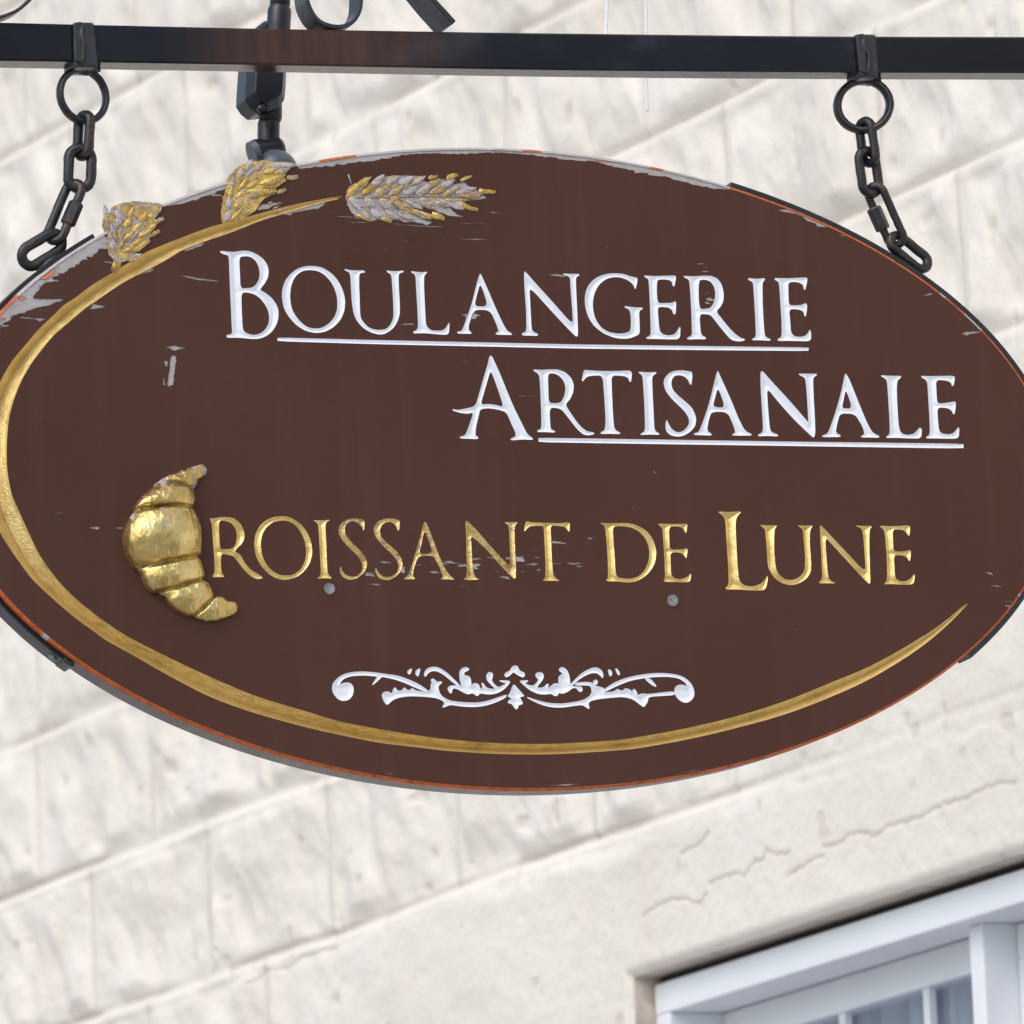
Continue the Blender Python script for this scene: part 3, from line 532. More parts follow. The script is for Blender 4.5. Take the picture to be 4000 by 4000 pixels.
    dirt = dirt + (0.05 * vnoise(bid * 1.0, bid * 0.37, 3) + 0.10 * sstep(.55, .8, fbm(U * 1.7, Z * 5, 12, 5)))
    # rounded arris at the opening
    k = np.minimum(1, np.maximum(0, 1 - np.maximum(np.maximum(U0 - U, U - U1), Z - ZT) / 0.018)); h -= 0.010 * k ** 2
    X = PW[0] + DW[0] * U + NW[0] * h; Y = PW[1] + DW[1] * U + NW[1] * h
    V = np.stack([X, Y, Z], -1).reshape(-1, 3); nu, nz = U.shape
    I, J = np.meshgrid(np.arange(nu - 1), np.arange(nz - 1), indexing='ij'); I = I.ravel(); J = J.ravel()
    uc_ = (us[I] + us[I + 1]) / 2; zc_ = (zs[J] + zs[J + 1]) / 2
    keep = ~((uc_ > U0) & (uc_ < U1) & (zc_ > ZB) & (zc_ < ZT)); I = I[keep]; J = J[keep]
    a = I * nz + J; F = np.stack([a, a + 1, a + nz + 1, a + nz], -1)
    # orientation: outwards normal is NW
    me = bpy.data.meshes.new('wall'); me.vertices.add(len(V)); me.vertices.foreach_set('co', V.ravel())
    me.loops.add(F.size); me.loops.foreach_set('vertex_index', F.ravel().astype(np.int32))
    me.polygons.add(len(F)); me.polygons.foreach_set('loop_start', np.arange(0, F.size, 4, dtype=np.int32))
    me.polygons.foreach_set('loop_total', np.full(len(F), 4, np.int32)); me.polygons.foreach_set('use_smooth', np.ones(len(F), bool))
    me.update(calc_edges=True); me.validate()
    at = me.attributes.new('dirt', 'FLOAT', 'POINT'); at.data.foreach_set('value', np.clip(dirt, 0, 1).ravel().astype(np.float32))
    me.materials.append(M_WALL)
    o = bpy.data.objects.new('wall', me); COL.objects.link(o); o.parent = building; o.location = -Vector(PW)
    # reveals of the opening, and the back and top of the wall
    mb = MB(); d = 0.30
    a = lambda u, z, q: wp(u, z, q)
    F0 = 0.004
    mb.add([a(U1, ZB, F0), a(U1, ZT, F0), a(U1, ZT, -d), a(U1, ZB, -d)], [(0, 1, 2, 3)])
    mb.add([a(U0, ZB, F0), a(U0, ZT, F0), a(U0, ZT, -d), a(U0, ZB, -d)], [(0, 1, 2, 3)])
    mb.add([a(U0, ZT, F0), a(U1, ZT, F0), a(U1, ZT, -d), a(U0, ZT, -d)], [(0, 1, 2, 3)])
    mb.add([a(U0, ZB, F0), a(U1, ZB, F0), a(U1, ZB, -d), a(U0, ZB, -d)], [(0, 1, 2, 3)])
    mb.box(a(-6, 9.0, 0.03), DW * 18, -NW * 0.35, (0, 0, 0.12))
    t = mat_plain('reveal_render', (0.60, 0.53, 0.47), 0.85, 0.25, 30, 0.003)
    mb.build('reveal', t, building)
build_wall()

def build_window():
    win = empty('window', (0, 0, 0)); win.parent = building; win.location = (0, 0, 0)
    rb = 0.026                                        # frame face set back from the wall
    def bar(mb, u0, u1, z0, z1, b0, b1, m=0):         # b0 front, b1 back
        mb.box(wp(u0, z0, -b1), DW * (u1 - u0), NW * (b1 - b0), (0, 0, z1 - z0), m)
    g = 0.006; fu0, fu1, fz1, fz0 = U0 + g, U1 - g, ZT - 0.012, ZB + g; fw = 0.047
    mb = MB()
    bar(mb, fu0, fu1, fz1 - fw, fz1, rb, rb + 0.13); bar(mb, fu0, fu1, fz0, fz0 + fw, rb, rb + 0.13)
    bar(mb, fu1 - fw, fu1, fz0 + fw, fz1 - fw, rb + .0005, rb + 0.13); bar(mb, fu0, fu0 + fw, fz0 + fw, fz1 - fw, rb + .0005, rb + 0.13)
    bevel(mb.build('frame', M_UPVC, win), 0.003)
    iu0, iu1, iz0, iz1 = fu0 + fw, fu1 - fw, fz0 + fw, fz1 - fw
    # mullion
    mu = wu(3852, 3990, rb + 0.034)[0]; mw = 0.040
    mb = MB(); bar(mb, mu, mu + mw, iz0, iz1, rb + 0.034, rb + 0.125); bevel(mb.build('mullion', M_UPVC, win), 0.003)
    mb = MB()
    bar(mb, fu0, fu1, fz1 + .001, fz1 + 0.0105, rb + 0.012, rb + 0.06)
    mb.build('sealant', M_DARK, win)
    for (a, b) in ((mu + mw, iu1), (iu0, mu)):
        sb = rb + 0.088; sw = 0.052; mb = MB()
        bar(mb, a + .001, b - .001, iz1 - sw, iz1 - .001, sb, sb + 0.04); bar(mb, a + .001, b - .001, iz0 + .001, iz0 + sw, sb, sb + 0.04)
        bar(mb, b - sw, b - .001, iz0 + sw, iz1 - sw, sb, sb + 0.04); bar(mb, a + .001, a + sw, iz0 + sw, iz1 - sw, sb, sb + 0.04)
        bevel(mb.build('sash', M_UPVC, win), 0.003)
        gt = NT('window_glass', 0.03, 0, 0.5)
        fr = gt.n('ShaderNodeValue'); fr.outputs[0].default_value = 0.13; tr = gt.n('ShaderNodeBsdfTransparent'); gl = gt.n('ShaderNodeBsdfGlossy')
        tr.inputs[0].default_value = (0.9, 0.93, 0.95, 1); gl.inputs['Roughness'].default_value = 0.02; mx = gt.n('ShaderNodeMixShader')
        gt.L(fr.outputs[0], mx.inputs[0]); gt.L(tr.outputs[0], mx.inputs[1]); gt.L(gl.outputs[0], mx.inputs[2]); gt.L(mx.outputs[0], gt.t.nodes['Material Output'].inputs[0])
        mb = MB(); bar(mb, a + sw, b - sw, iz0 + sw, iz1 - sw, sb + 0.018, sb + 0.022); pane = mb.build('pane', gt.m, win)
        # glazing bars behind the glass
        mb = MB()
        if a == mu + mw:
            ms = [wu(3299, 3990, sb + .01)[0], wu(3632, 3990, sb + .01)[0]]
            stp = ms[0] - ms[1]; ms.append(ms[0] + stp)
        else:
            ms = [a + (b - a) * k / 5 for k in (1, 2, 3, 4)]
        for u in ms:
            if a + sw < u < b - sw: bar(mb, u - .010, u + .010, iz0 + sw, iz1 - sw, sb + 0.006, sb + 0.017)
        for k in (1, 2): bar(mb, a + sw, b - sw, iz1 - sw - 0.36 * k - .010, iz1 - sw - 0.36 * k + .010, sb + 0.007, sb + 0.0165)
        mb.build('glazing_bar', M_UPVC, win)
    # dim room behind: mauve curtain and dark back
    t = NT('net_curtain', 0.9); wv = t.noise(9, 2, 0.5, (1, 6, 0.1))
    t.col(t.ramp(wv, [(0.35, (0.40, 0.44, 0.56)), (0.55, (0.74, 0.70, 0.84)), (0.7, (0.80, 0.76, 0.88))]))
    n = 160; v = []; f = []
    for i in range(n + 1):
        u = U0 + 0.03 + (U1 - U0 - 0.06) * i / n; o = -0.205 + 0.02 * sin(u * 42) + 0.012 * sin(u * 101)
        v += [wp(u, ZB + 0.03, o), wp(u, ZT - 0.06, o)]
    for i in range(n): f.append((2 * i, 2 * i + 1, 2 * i + 3, 2 * i + 2))
    mesh('curtain', v, f, t.m, win, True)
    for c in win.children: c.location = -Vector(PW)
build_window()

# ================================================================== SIGN
sign = empty('hanging_sign', (0, 0, 3.65), 'brown oval wooden bakery sign with white and gold carved lettering and a gilded croissant', 'sign')
# ---- gather outlines
G = []
for st, nm, o, hs in GLYPH: G.append((st, nm, [outl(o)], [outl(h) for h in hs]))
lines = [outl(s, 1, 0.1) for s in LINES]
fl = [outl(s, 2, 0.22) for s in FLOURISH]
def resample(p, n):
    p = [Vector((a[0], a[1], 0)) for a in p]; p = catmull(p, 6); L = [0]
    for a, b in zip(p[:-1], p[1:]): L.append(L[-1] + (b - a).length)
    out = []; j = 0
    for k in range(n):
        t = L[-1] * k / (n - 1)
        while j < len(L) - 2 and L[j + 1] < t: j += 1
        q = p[j].lerp(p[j + 1], (t - L[j]) / max(L[j + 1] - L[j], 1e-9)); out.append((q.x, q.y))
    return out
NSW = 260
def match(o, i):
    # walk both edges together: resample by fraction of length, good enough for a slim band
    return resample([mm(*q) for q in o], NSW), resample([mm(*q) for q in i], NSW)
so_, si_ = match(SW_OUT, SW_IN)
swoosh = so_ + si_[::-1][1:-1]

# flaked patches: jagged outlines
def jag(poly, amp=2.0, step=4.0, ax=1.6, az=0.5):
    """break the edges up; along-grain (horizontal) spikes longer than across"""
    out = []
    for i in range(len(poly)):
        a, b = poly[i], poly[(i + 1) % len(poly)]; L = math.hypot(b[0] - a[0], b[1] - a[1]); n = max(1, int(L / step))
        for k in range(n):
            t = k / n; out.append((a[0] + (b[0] - a[0]) * t + random.uniform(-amp, amp) * ax * (0.3 if k == 0 else 1), a[1] + (b[1] - a[1]) * t + random.uniform(-amp, amp) * az * (0.3 if k == 0 else 1)))
    return out
def slit(x, y, L, h, lean=0.0):
    """thin split along the grain, in photograph pixels"""
    n = 7; top = []; bot = []
    for k in range(n + 1):
        t = k / n; w = h * (max(0.0, sin(pi * t)) ** 0.7) * random.uniform(0.5, 1.2) / 2
        top.append((x + L * t, y + lean * L * t - w)); bot.append((x + L * t, y + lean * L * t + w * random.uniform(.4, 1)))
    return [mm(*q) for q in top + bot[::-1][1:-1]]
flk = []
def F_(s, amp=1.2, step=4.0): flk.append(jag([mm(*q) for q in px(s)], amp, step))
def rimstrip(pts, inner_off):
    """bare strip along the rim: from pixel angle a to b, widths in mm along the way"""
    a, b = theta(*pts[0]), theta(*pts[1])
    if pts[0][0] < pts[1][0] and a < b: a += 2 * pi
    n = max(6, int(abs(b - a) * 620 / 4)); ins = []; outs = []
    for k in range(n + 1):
        t = k / n; th = a + (b - a) * t
        wd = np.interp(t, np.linspace(0, 1, len(inner_off)), inner_off) * random.uniform(0.78, 1.12)
        p = rim(th, -3.0 - wd); ins.append((p[0] + random.uniform(-1, 4.0) * (1 if wd > 3 else .2), p[1]))
        outs.append(tuple(rim(th, -3.0)))
    flk.append(ins + outs[::-1])
random.seed(21)
rimstrip([(1160, 640), (1930, 577)], [3, 6, 7, 6, 3, 4, 5, 3])
rimstrip([(1932, 577), (2860, 725)], [3, 3, 5, 6, 4, 6, 9, 7, 8, 7, 1])
rimstrip([(640, 787), (900, 695)], [1, 5, 6, 5, 5])
rimstrip([(130, 1095), (395, 905)], [9, 8, 10, 12, 14, 13, 12, 17])
rimstrip([(-60, 1320), (128, 1097)], [7, 8, 7, 12, 14, 12, 9])
F_('S 330,640 990,650 860,690 770,730 640,760 500,800 400,830 370,860 160,880 90,930 60,840 180,720', 1.0, 3.5)
F_('S 520,440 580,370 700,350 880,350 890,380 760,390 660,400 640,430 560,470 500,520 420,590 300,640 330,560', 0.9, 3.5)
F_('S 310,910 520,935 720,940 600,985 530,950 310,935', 0.5, 3)
F_('S 0,1060 40,1030 160,1040 90,1070', 0.6, 3); F_('S -120,1160 40,1155 0,1175', 0.5, 3); F_('S -200,1280 100,1252 0,1275', 0.4, 3)
F_('S 1340,800 1400,720 1540,740 1600,770 1400,800', 0.6, 3)
F_('T 1140,655 1180,610 1340,565 1380,590 1300,620 1180,665', 0.8, 3); F_('T 540,935 700,870 820,850 830,870 700,915 560,945', 0.6, 3)
F_('T 270,770 390,780 420,800 300,785', .3, 3); F_('T 1100,915 1160,925 1300,950 1560,985 1500,992 1300,975 1160,940', 0.25, 4)
F_('V 990,830 1080,780 1200,740 1380,700 1530,680 1500,710 1420,760 1330,765 1250,780 1100,810 1080,842', 0.8, 3)
F_('V 660,770 720,700 1000,665 960,690 860,720 800,760', 0.6, 3)
F_('V 1540,845 1860,855 1850,870 1700,858', .3, 4); F_('V 70,565 215,575 215,600 90,595', 0.4, 3)
F_('V 0,540 100,490 130,500 80,540 20,555', .6, 3)
# wood laid bare round the full wheat ear
F_('W 130,360 150,440 200,520 250,580 380,620 470,600 560,620 700,600 780,630 860,620 960,640 1010,660 1080,625 950,590 900,520 860,430 880,410 960,470 1060,480 1130,520 1280,565 1430,575 1330,530 1260,460 1400,470 1420,400 1560,385 1660,370 1600,300 1480,240 1400,190 1300,220 1200,160 1060,200 940,170 1000,130 760,120 560,130 440,190 330,240 200,290', 1.0, 3)
F_('W 530,635 640,640 830,655 1000,665 1160,670 1270,677 1160,682 1020,678 800,662', 0.4, 4)
F_('W 0,555 110,560 240,570 240,582 100,570', .3, 4)
for (x, y, L, h, l) in [(1787, 872, 130, 5, 0), (1780, 934, 135, 6, 0), (1915, 830, 42, 8, 0), (1352, 869, 95, 6, 0), (1570, 940, 38, 3, 0), (1485, 973, 45, 3, 0),
                        (1715, 932, 28, 3, 0), (1380, 990, 25, 3, 0), (1540, 1205, 0, 0, 0), (2140, 1073, 80, 11, .07), (1548, 1268, 85, 9, -.05), (190, 2004, 70, 4, 0),
                        (350, 2062, 44, 18, 0), (450, 2062, 34, 10, 0), (150, 1630, 20, 5, 0), (2135, 2115, 70, 6, .02), (2293, 2103, 25, 10, 0), (2052, 2205, 30, 7, 0),
                        (2063, 2203, 45, 10, 0), (2008, 2182, 40, 18, 0), (1855, 2208, 25, 8, 0), (1780, 2206, 95, 9, .02), (1840, 2205, 40, 14, 0), (1690, 2196, 80, 7, .12),
                        (1610, 2210, 45, 5, -.15), (1560, 2218, 25, 14, 0), (1420, 2243, 50, 6, 0), (1420, 2248, 30, 7, 0), (1780, 2290, 60, 4, 0), (1950, 2254, 45, 10, 0),
                        (1935, 2232, 16, 5, 0), (2030, 2232, 25, 6, 0), (1500, 3022, 50, 6, 0), (2130, 3070, 160, 7, -.06), (2620, 3026, 125, 6, -.17), (3605, 1155, 45, 10, -.2),
                        (3755, 1305, 80, 18, -.12), (3745, 1247, 20, 4, 0), (3850, 2235, 30, 14, .3), (3870, 2287, 50, 10, .1), (3925, 2365, 30, 12, .2), (3920, 2350, 40, 4, -.1),
                        (2715, 1030, 45, 6, 0), (2745, 1045, 30, 5, 0), (2740, 1060, 35, 9, 0), (2755, 1168, 36, 16, .1), (2752, 1180, 26, 14, .3), (2757, 1143, 14, 7, 0),
                        (1790, 1409, 60, 4, .02), (2010, 1545, 90, 4, .02), (2415, 1630, 16, 6, 0), (3165, 1097, 30, 4, 0), (2330, 965, 70, 3, 0), (1310, 1010, 60, 3, 0),
                        (1495, 955, 40, 3, 0), (2550, 1840, 16, 12, .6), (1590, 2160, 20, 4, 0), (1850, 2186, 12, 8, 0), (2270, 2118, 60, 3, 0), (1800, 1230, 80, 16, .02),
                        (3045, 822, 40, 5, .2), (3270, 915, 45, 6, .2)]:
    if L: flk.append(slit(x, y, L, h, l))
rs_ = random.Random(4)
for i in range(60):
    x = rs_.uniform(150, 3800); y = rs_.uniform(700, 2950)
    if ((x - 2000) / 1900) ** 2 + ((y - 1830) / 1150) ** 2 < 1: flk.append(slit(x, y, rs_.uniform(4, 45) if i % 2 else rs_.uniform(4, 9), rs_.uniform(1.5, 3) if i % 2 else rs_.uniform(3, 7), 0))
for i in range(26):
    x = rs_.uniform(1420, 2250); y = rs_.gauss(2200 + (1900 - x) * .03, 28); flk.append(slit(x, y, rs_.uniform(15, 60), rs_.uniform(3, 10), rs_.uniform(-.05, .05)))
F_('R 760,385 850,380 900,400 960,430 1040,450 1130,490 1120,505 1040,500 1030,480 970,460 940,430 880,410', 0.5, 3)
for q in ('I 1000,640 1080,630 1130,650 1200,655 1195,668 1110,668 1020,655', 'I 1160,678 1280,675 1278,690 1200,692', 'I 1340,668 1432,675 1425,695 1385,705 1430,722 1380,735 1345,720', 'I 1672,825 1740,815 1812,850 1760,852',
          'I 1245,855 1300,840 1365,862 1300,868', 'I 705,690 740,692 790,675 780,688 725,700', 'I 495,725 550,728 548,775 510,780', 'I 590,683 625,690 600,700', 'I 1520,588 1580,590 1620,615 1560,605', 'I 1730,590 1790,588 1785,625 1740,612',
          'J 35,510 130,515 125,545 40,542', 'J 390,340 430,330 440,348 545,352 540,368 400,360', 'I 85,768 190,770 195,780 90,784', 'I 60,795 190,800 200,822 120,810'):
    F_(q, 0.35, 2.5)
# scraped patch left of the lettering
F_('Q 665,760 780,740 880,715 960,740 1120,765 1000,785 930,800 880,820 820,790 780,770', 0.3, 3)
F_('Q 820,915 905,905 915,1000 905,1050 880,1200 870,1340 850,1470 800,1480 750,1500 740,1440 760,1330 780,1180 790,1010', 0.45, 2.2)
F_('Q 680,1010 750,1000 755,1060 740,1130 710,1100 685,1050', 0.3, 2); F_('Q 665,1330 700,1340 690,1400 710,1460 665,1470', 0.35, 2)
F_('B 800,630 850,625 880,645 870,690 830,690 805,740 775,700 770,655', 0.4, 2)
# orange undercoat chips, drawn on top of the bare wood
org = []
def O_(s): org.append(jag([mm(*q) for q in px(s)], 0.5, 4, 1.4, .5))
O_('S 600,345 720,260 810,190 830,210 790,280 700,350'); O_('S 285,625 300,665 340,662 395,620 340,610'); O_('S -40,990 0,940 60,930 90,935 0,975')
O_('T 1000,112 1080,100 1180,70 1290,10 1330,-10 1290,-10 1180,50 1060,92'); O_('V 1450,160 1560,150 1640,120 1740,95 1680,105 1560,130')
O_('Z 790,1160 830,1170 990,1155 985,1138 900,1150'); O_('Z 1480,1118 1530,1132 1740,1132 1840,1135 1750,1112 1600,1113')
O_('Y 640,135 650,148 745,150 745,130 700,135'); O_('Y 865,143 900,160 1035,182 1030,170 930,155'); O_('Y 1160,188 1170,203 1290,213 1270,200 1210,190')
O_('V 0,470 80,445 80,462 0,490'); O_('Y 1560,247 1600,258 1580,248')

# ---- paint skin with every cut-out, by one constrained triangulation
NR = 360
outer = [tuple(rim(2 * pi * k / NR, -3.0)) for k in range(NR)]
cuts = [p for g in G for p in (g[2] + g[3])] + lines + fl + [swoosh]
random.seed(5)
v, f = cdt([outer] + cuts + flk + org)
ct = v[f].mean(1)
in_out = pip(outer, ct)
in_gl = np.zeros(len(ct), bool)
for st, nm, ps, hs in G: in_gl |= inside_of(ps, hs, ct)
for p in lines + fl + [swoosh]: in_gl |= pip(p, ct)
in_fl = np.zeros(len(ct), bool)
for p in flk: in_fl |= pip(p, ct)
in_or = np.zeros(len(ct), bool)
for p in org: in_or |= pip(p, ct)
def part(name, sel, depth, mat, label=None):
    ff = f[sel]; used = np.unique(ff); mp = -np.ones(len(v), int); mp[used] = np.arange(len(used))
    vs = [(v[i][0] / 1000, depth / 1000, v[i][1] / 1000 + 3.65) for i in used]
    tri = []
    for t in ff:
        a, b, c = (v[i] for i in t); cr = (b[0] - a[0]) * (c[1] - a[1]) - (b[1] - a[1]) * (c[0] - a[0])
        tri.append(tuple(int(mp[i]) for i in (t if cr > 0 else t[::-1])))
    return vs, tri
base = in_out & ~in_gl
face = part('', base & ~in_fl & ~in_or, 0, M_PAINT); mesh('painted_face', *face, M_PAINT, sign)
def pieces(sel):
    """connected patches of the chosen triangles, as boolean masks"""
    par = list(range(len(v)))
    def find(a):
        while par[a] != a: par[a] = par[par[a]]; a = par[a]
        return a
    idx = np.where(sel)[0]
    for i in idx:
        a, b, c = (int(q) for q in f[i]); ra, rb, rc = find(a), find(b), find(c); par[rb] = ra; par[rc] = ra
    grp = {}
    for i in idx: grp.setdefault(find(int(f[i][0])), []).append(i)
    out = []
    for g in grp.values():
        ar = 0
        for i in g:
            a, b, c = (v[q] for q in f[i]); ar += abs((b[0] - a[0]) * (c[1] - a[1]) - (b[1] - a[1]) * (c[0] - a[0])) / 2
        if ar < 0.02: continue
        m = np.zeros(len(f), bool); m[g] = True; out.append((ar, m))
    return [m for ar, m in sorted(out, key=lambda q: -q[0])]
M_SKIN = mat_plain('paint_edge_shade', (0.030, 0.012, 0.009), 0.6, .2, 60, 0)  # darker than the face paint: shadow round the chips is painted in
for m in pieces(base & in_fl & ~in_or):
    vs, fs = part('', m, 1.0, M_WOOD); cnt = {}
    for t in fs:
        for k in range(3):
            e = (min(t[k], t[(k + 1) % 3]), max(t[k], t[(k + 1) % 3])); cnt[e] = cnt.get(e, 0) + 1
    mi = [0] * len(fs)
    for (a, b), c in list(cnt.items()):      # the broken edge of the paint film round the patch
        if c == 1:
            n = len(vs); vs += [(vs[a][0], 0, vs[a][2]), (vs[b][0], 0, vs[b][2])]; fs.append((a, b, n + 1, n)); mi.append(1)
    mesh('bare_wood_patch', vs, fs, None, sign, False, [M_WOOD, M_SKIN], mi)
for m in pieces(base & in_or): mesh('undercoat_patch', *part('', m, 0.35, M_SALMON), M_SALMON, sign)

# ---- rim: orange chamfer and side, grey edge, back
TH = 44.0
prof = [(-3.0, 0.0), (0.0, 2.6), (0.0, 10.0), (-0.8, 10.2), (-0.8, TH), (-6, TH)]
def in_arc(th, a, b):
    th %= 2 * pi; a %= 2 * pi; b %= 2 * pi
    return (a <= th <= b) if a <= b else (th >= a or th <= b)
TA, TB = theta(2850, 722), theta(80, 1155)      # worn top, from right to left
N2 = 720; vs = []; fs = []; mi = []; rnd = np.random.RandomState(3)
wear = vnoise(np.arange(N2) / 5.0, np.zeros(N2), 8)
for k in range(N2):
    th = 2 * pi * k / N2
    for (o, d) in prof:
        p = rim(th, o); vs.append((p[0] / 1000, d / 1000, p[1] / 1000 + 3.65))
n = len(prof)
for k in range(N2):
    th = 2 * pi * (k + .5) / N2; j = (k + 1) % N2; worn = in_arc(th, TA, TB)
    for i in range(n - 1):
        fs.append((k * n + i, k * n + i + 1, j * n + i + 1, j * n + i))
        if i < 2: mi.append((0 if wear[k] > 0.80 else 1) if worn else (0 if wear[k] > 0.04 else 1))
        else: mi.append(2)
c0 = len(vs)
fs.append(tuple(k * n + n - 1 for k in range(N2))); mi.append(2)
# unseen plate added behind the cuts to stop light leaking through the hollow board
vs2 = [(p[0] / 1000, 0.016, p[1] / 1000 + 3.65) for p in (rim(2 * pi * k / N2, -4) for k in range(0, N2, 4))]
fs.append(tuple(c0 + k for k in range(len(vs2)))); vs += vs2; mi.append(2)
mesh('board', vs, fs, None, sign, False, [M_ORANGE, M_WOOD, M_EDGE], mi)

# ---- lettering
ordn = {}
for st, nm, ps, hs in G:
    if st == 'w': carve('letter', ps, hs, 0.42, 3, 1.2, M_WHITE, sign, 'white carved letter ' + nm)
    else: carve('letter', ps, hs, 0.95, 8, 0.95, M_GOLDL if (nm in 'SAN' and ps[0][0][0] < 100) else M_GOLD, sign, 'gilded carved letter ' + nm)
for p in lines: carve('underline', [p], [], 0.6, 2.0, 2.2, M_WHITE, sign)
carve('scroll_ornament', fl, [], 0.38, 2.0, 1.3, M_WHITE, sign)
# crescent-shaped gold line: a long V groove
vs = []; fs = []; CS = [0.0, 0.10, 0.30, 0.50, 0.54, 0.75, 0.93, 1.0]
for k in range(NSW):
    a, b = so_[k], si_[k]; wdt = math.hypot(a[0] - b[0], a[1] - b[1])
    dm = min(wdt * 0.55, 13)
    for c in CS:
        d = dm * (1 - abs(c - 0.52) / 0.52) if c not in (0.0, 1.0) else 0.0
        d += 0.25 * (vnoise(np.array([k / 2.0]), np.array([c * 6]), 4)[0] - .5) if c not in (0.0, 1.0) else 0
        vs.append(((a[0] + (b[0] - a[0]) * c) / 1000, d / 1000, (a[1] + (b[1] - a[1]) * c) / 1000 + 3.65))
m_ = len(CS)
for k in range(NSW - 1):
    for i in range(m_ - 1): fs.append((k * m_ + i, (k + 1) * m_ + i, (k + 1) * m_ + i + 1, k * m_ + i + 1))
def mat_arc():
    t = NT('gold_leaf_arc', 0.40, 0.72)
    at = t.n('ShaderNodeUVMap'); at.uv_map = 'run'; mp = t.n('ShaderNodeMapping'); t.L(at.outputs[0], mp.inputs[0])
    def ns(sc, sx, sy, det=5):
        m2 = t.n('ShaderNodeMapping'); m2.inputs['Scale'].default_value = (sx, sy, 1); t.L(at.outputs[0], m2.inputs[0])
        q = t.n('ShaderNodeTexNoise'); q.inputs['Scale'].default_value = sc; q.inputs['Detail'].default_value = det; q.inputs['Roughness'].default_value = 0.62
        t.L(m2.outputs[0], q.inputs['Vector']); return q.outputs['Fac']
    a = ns(1.0, 12, 9); c = t.ramp(a, [(0.3, (0.62, 0.44, 0.15)), (0.5, (0.82, 0.64, 0.28)), (0.7, (0.90, 0.76, 0.42))])
    b = ns(1.0, 4.5, 2.0, 6); c = t.mix(t.ramp(b, [(0.52, 0.0), (0.72, 0.75)]), c, (0.36, 0.25, 0.075))
    sp = ns(1.0, 160, 7, 4); c = t.mix(t.ramp(sp, [(0.62, 0.0), (0.72, 0.6)]), c, (0.15, 0.085, 0.03))
    l = ns(1.0, 9, 26, 3); c = t.mix(t.ramp(l, [(0.63, 0.0), (0.70, 0.55)]), c, (0.30, 0.16, 0.06))
    sv = t.n('ShaderNodeSeparateXYZ'); t.L(at.outputs[0], sv.inputs[0]); wob_ = t.n('ShaderNodeMath', operation='MULTIPLY_ADD')
    t.L(ns(1.0, 14, 1, 3), wob_.inputs[0]); wob_.inputs[1].default_value = 0.10; t.L(sv.outputs[1], wob_.inputs[2])
    c = t.mix(t.ramp(wob_.outputs[0], [(0.0, 0.6), (0.10, 0.0), (0.535, 0.0), (0.57, 0.62), (0.60, 0.1), (0.66, 0.0)]), c, (0.26, 0.12, 0.035))
    c = t.mix(t.ramp(wob_.outputs[0], [(0.54, 0.45), (0.60, 0.0)]), c, (0.66, 0.42, 0.13))  # outer facet tinted browner, painting in part of the groove's shading
    t.col(c); t.rough(t.ramp(b, [(0.35, 0.30), (0.7, 0.55)])); t.bump(ns(1.0, 60, 10, 5), 0.0022, 0.6); return t.m
arc = mesh('gold_arc', vs, fs, mat_arc(), sign)
uvl = arc.data.uv_layers.new(name='run')
for lp in arc.data.loops:
    uvl.data[lp.index].uv = ((lp.vertex_index // m_) / NSW * 12.0, CS[lp.vertex_index % m_])

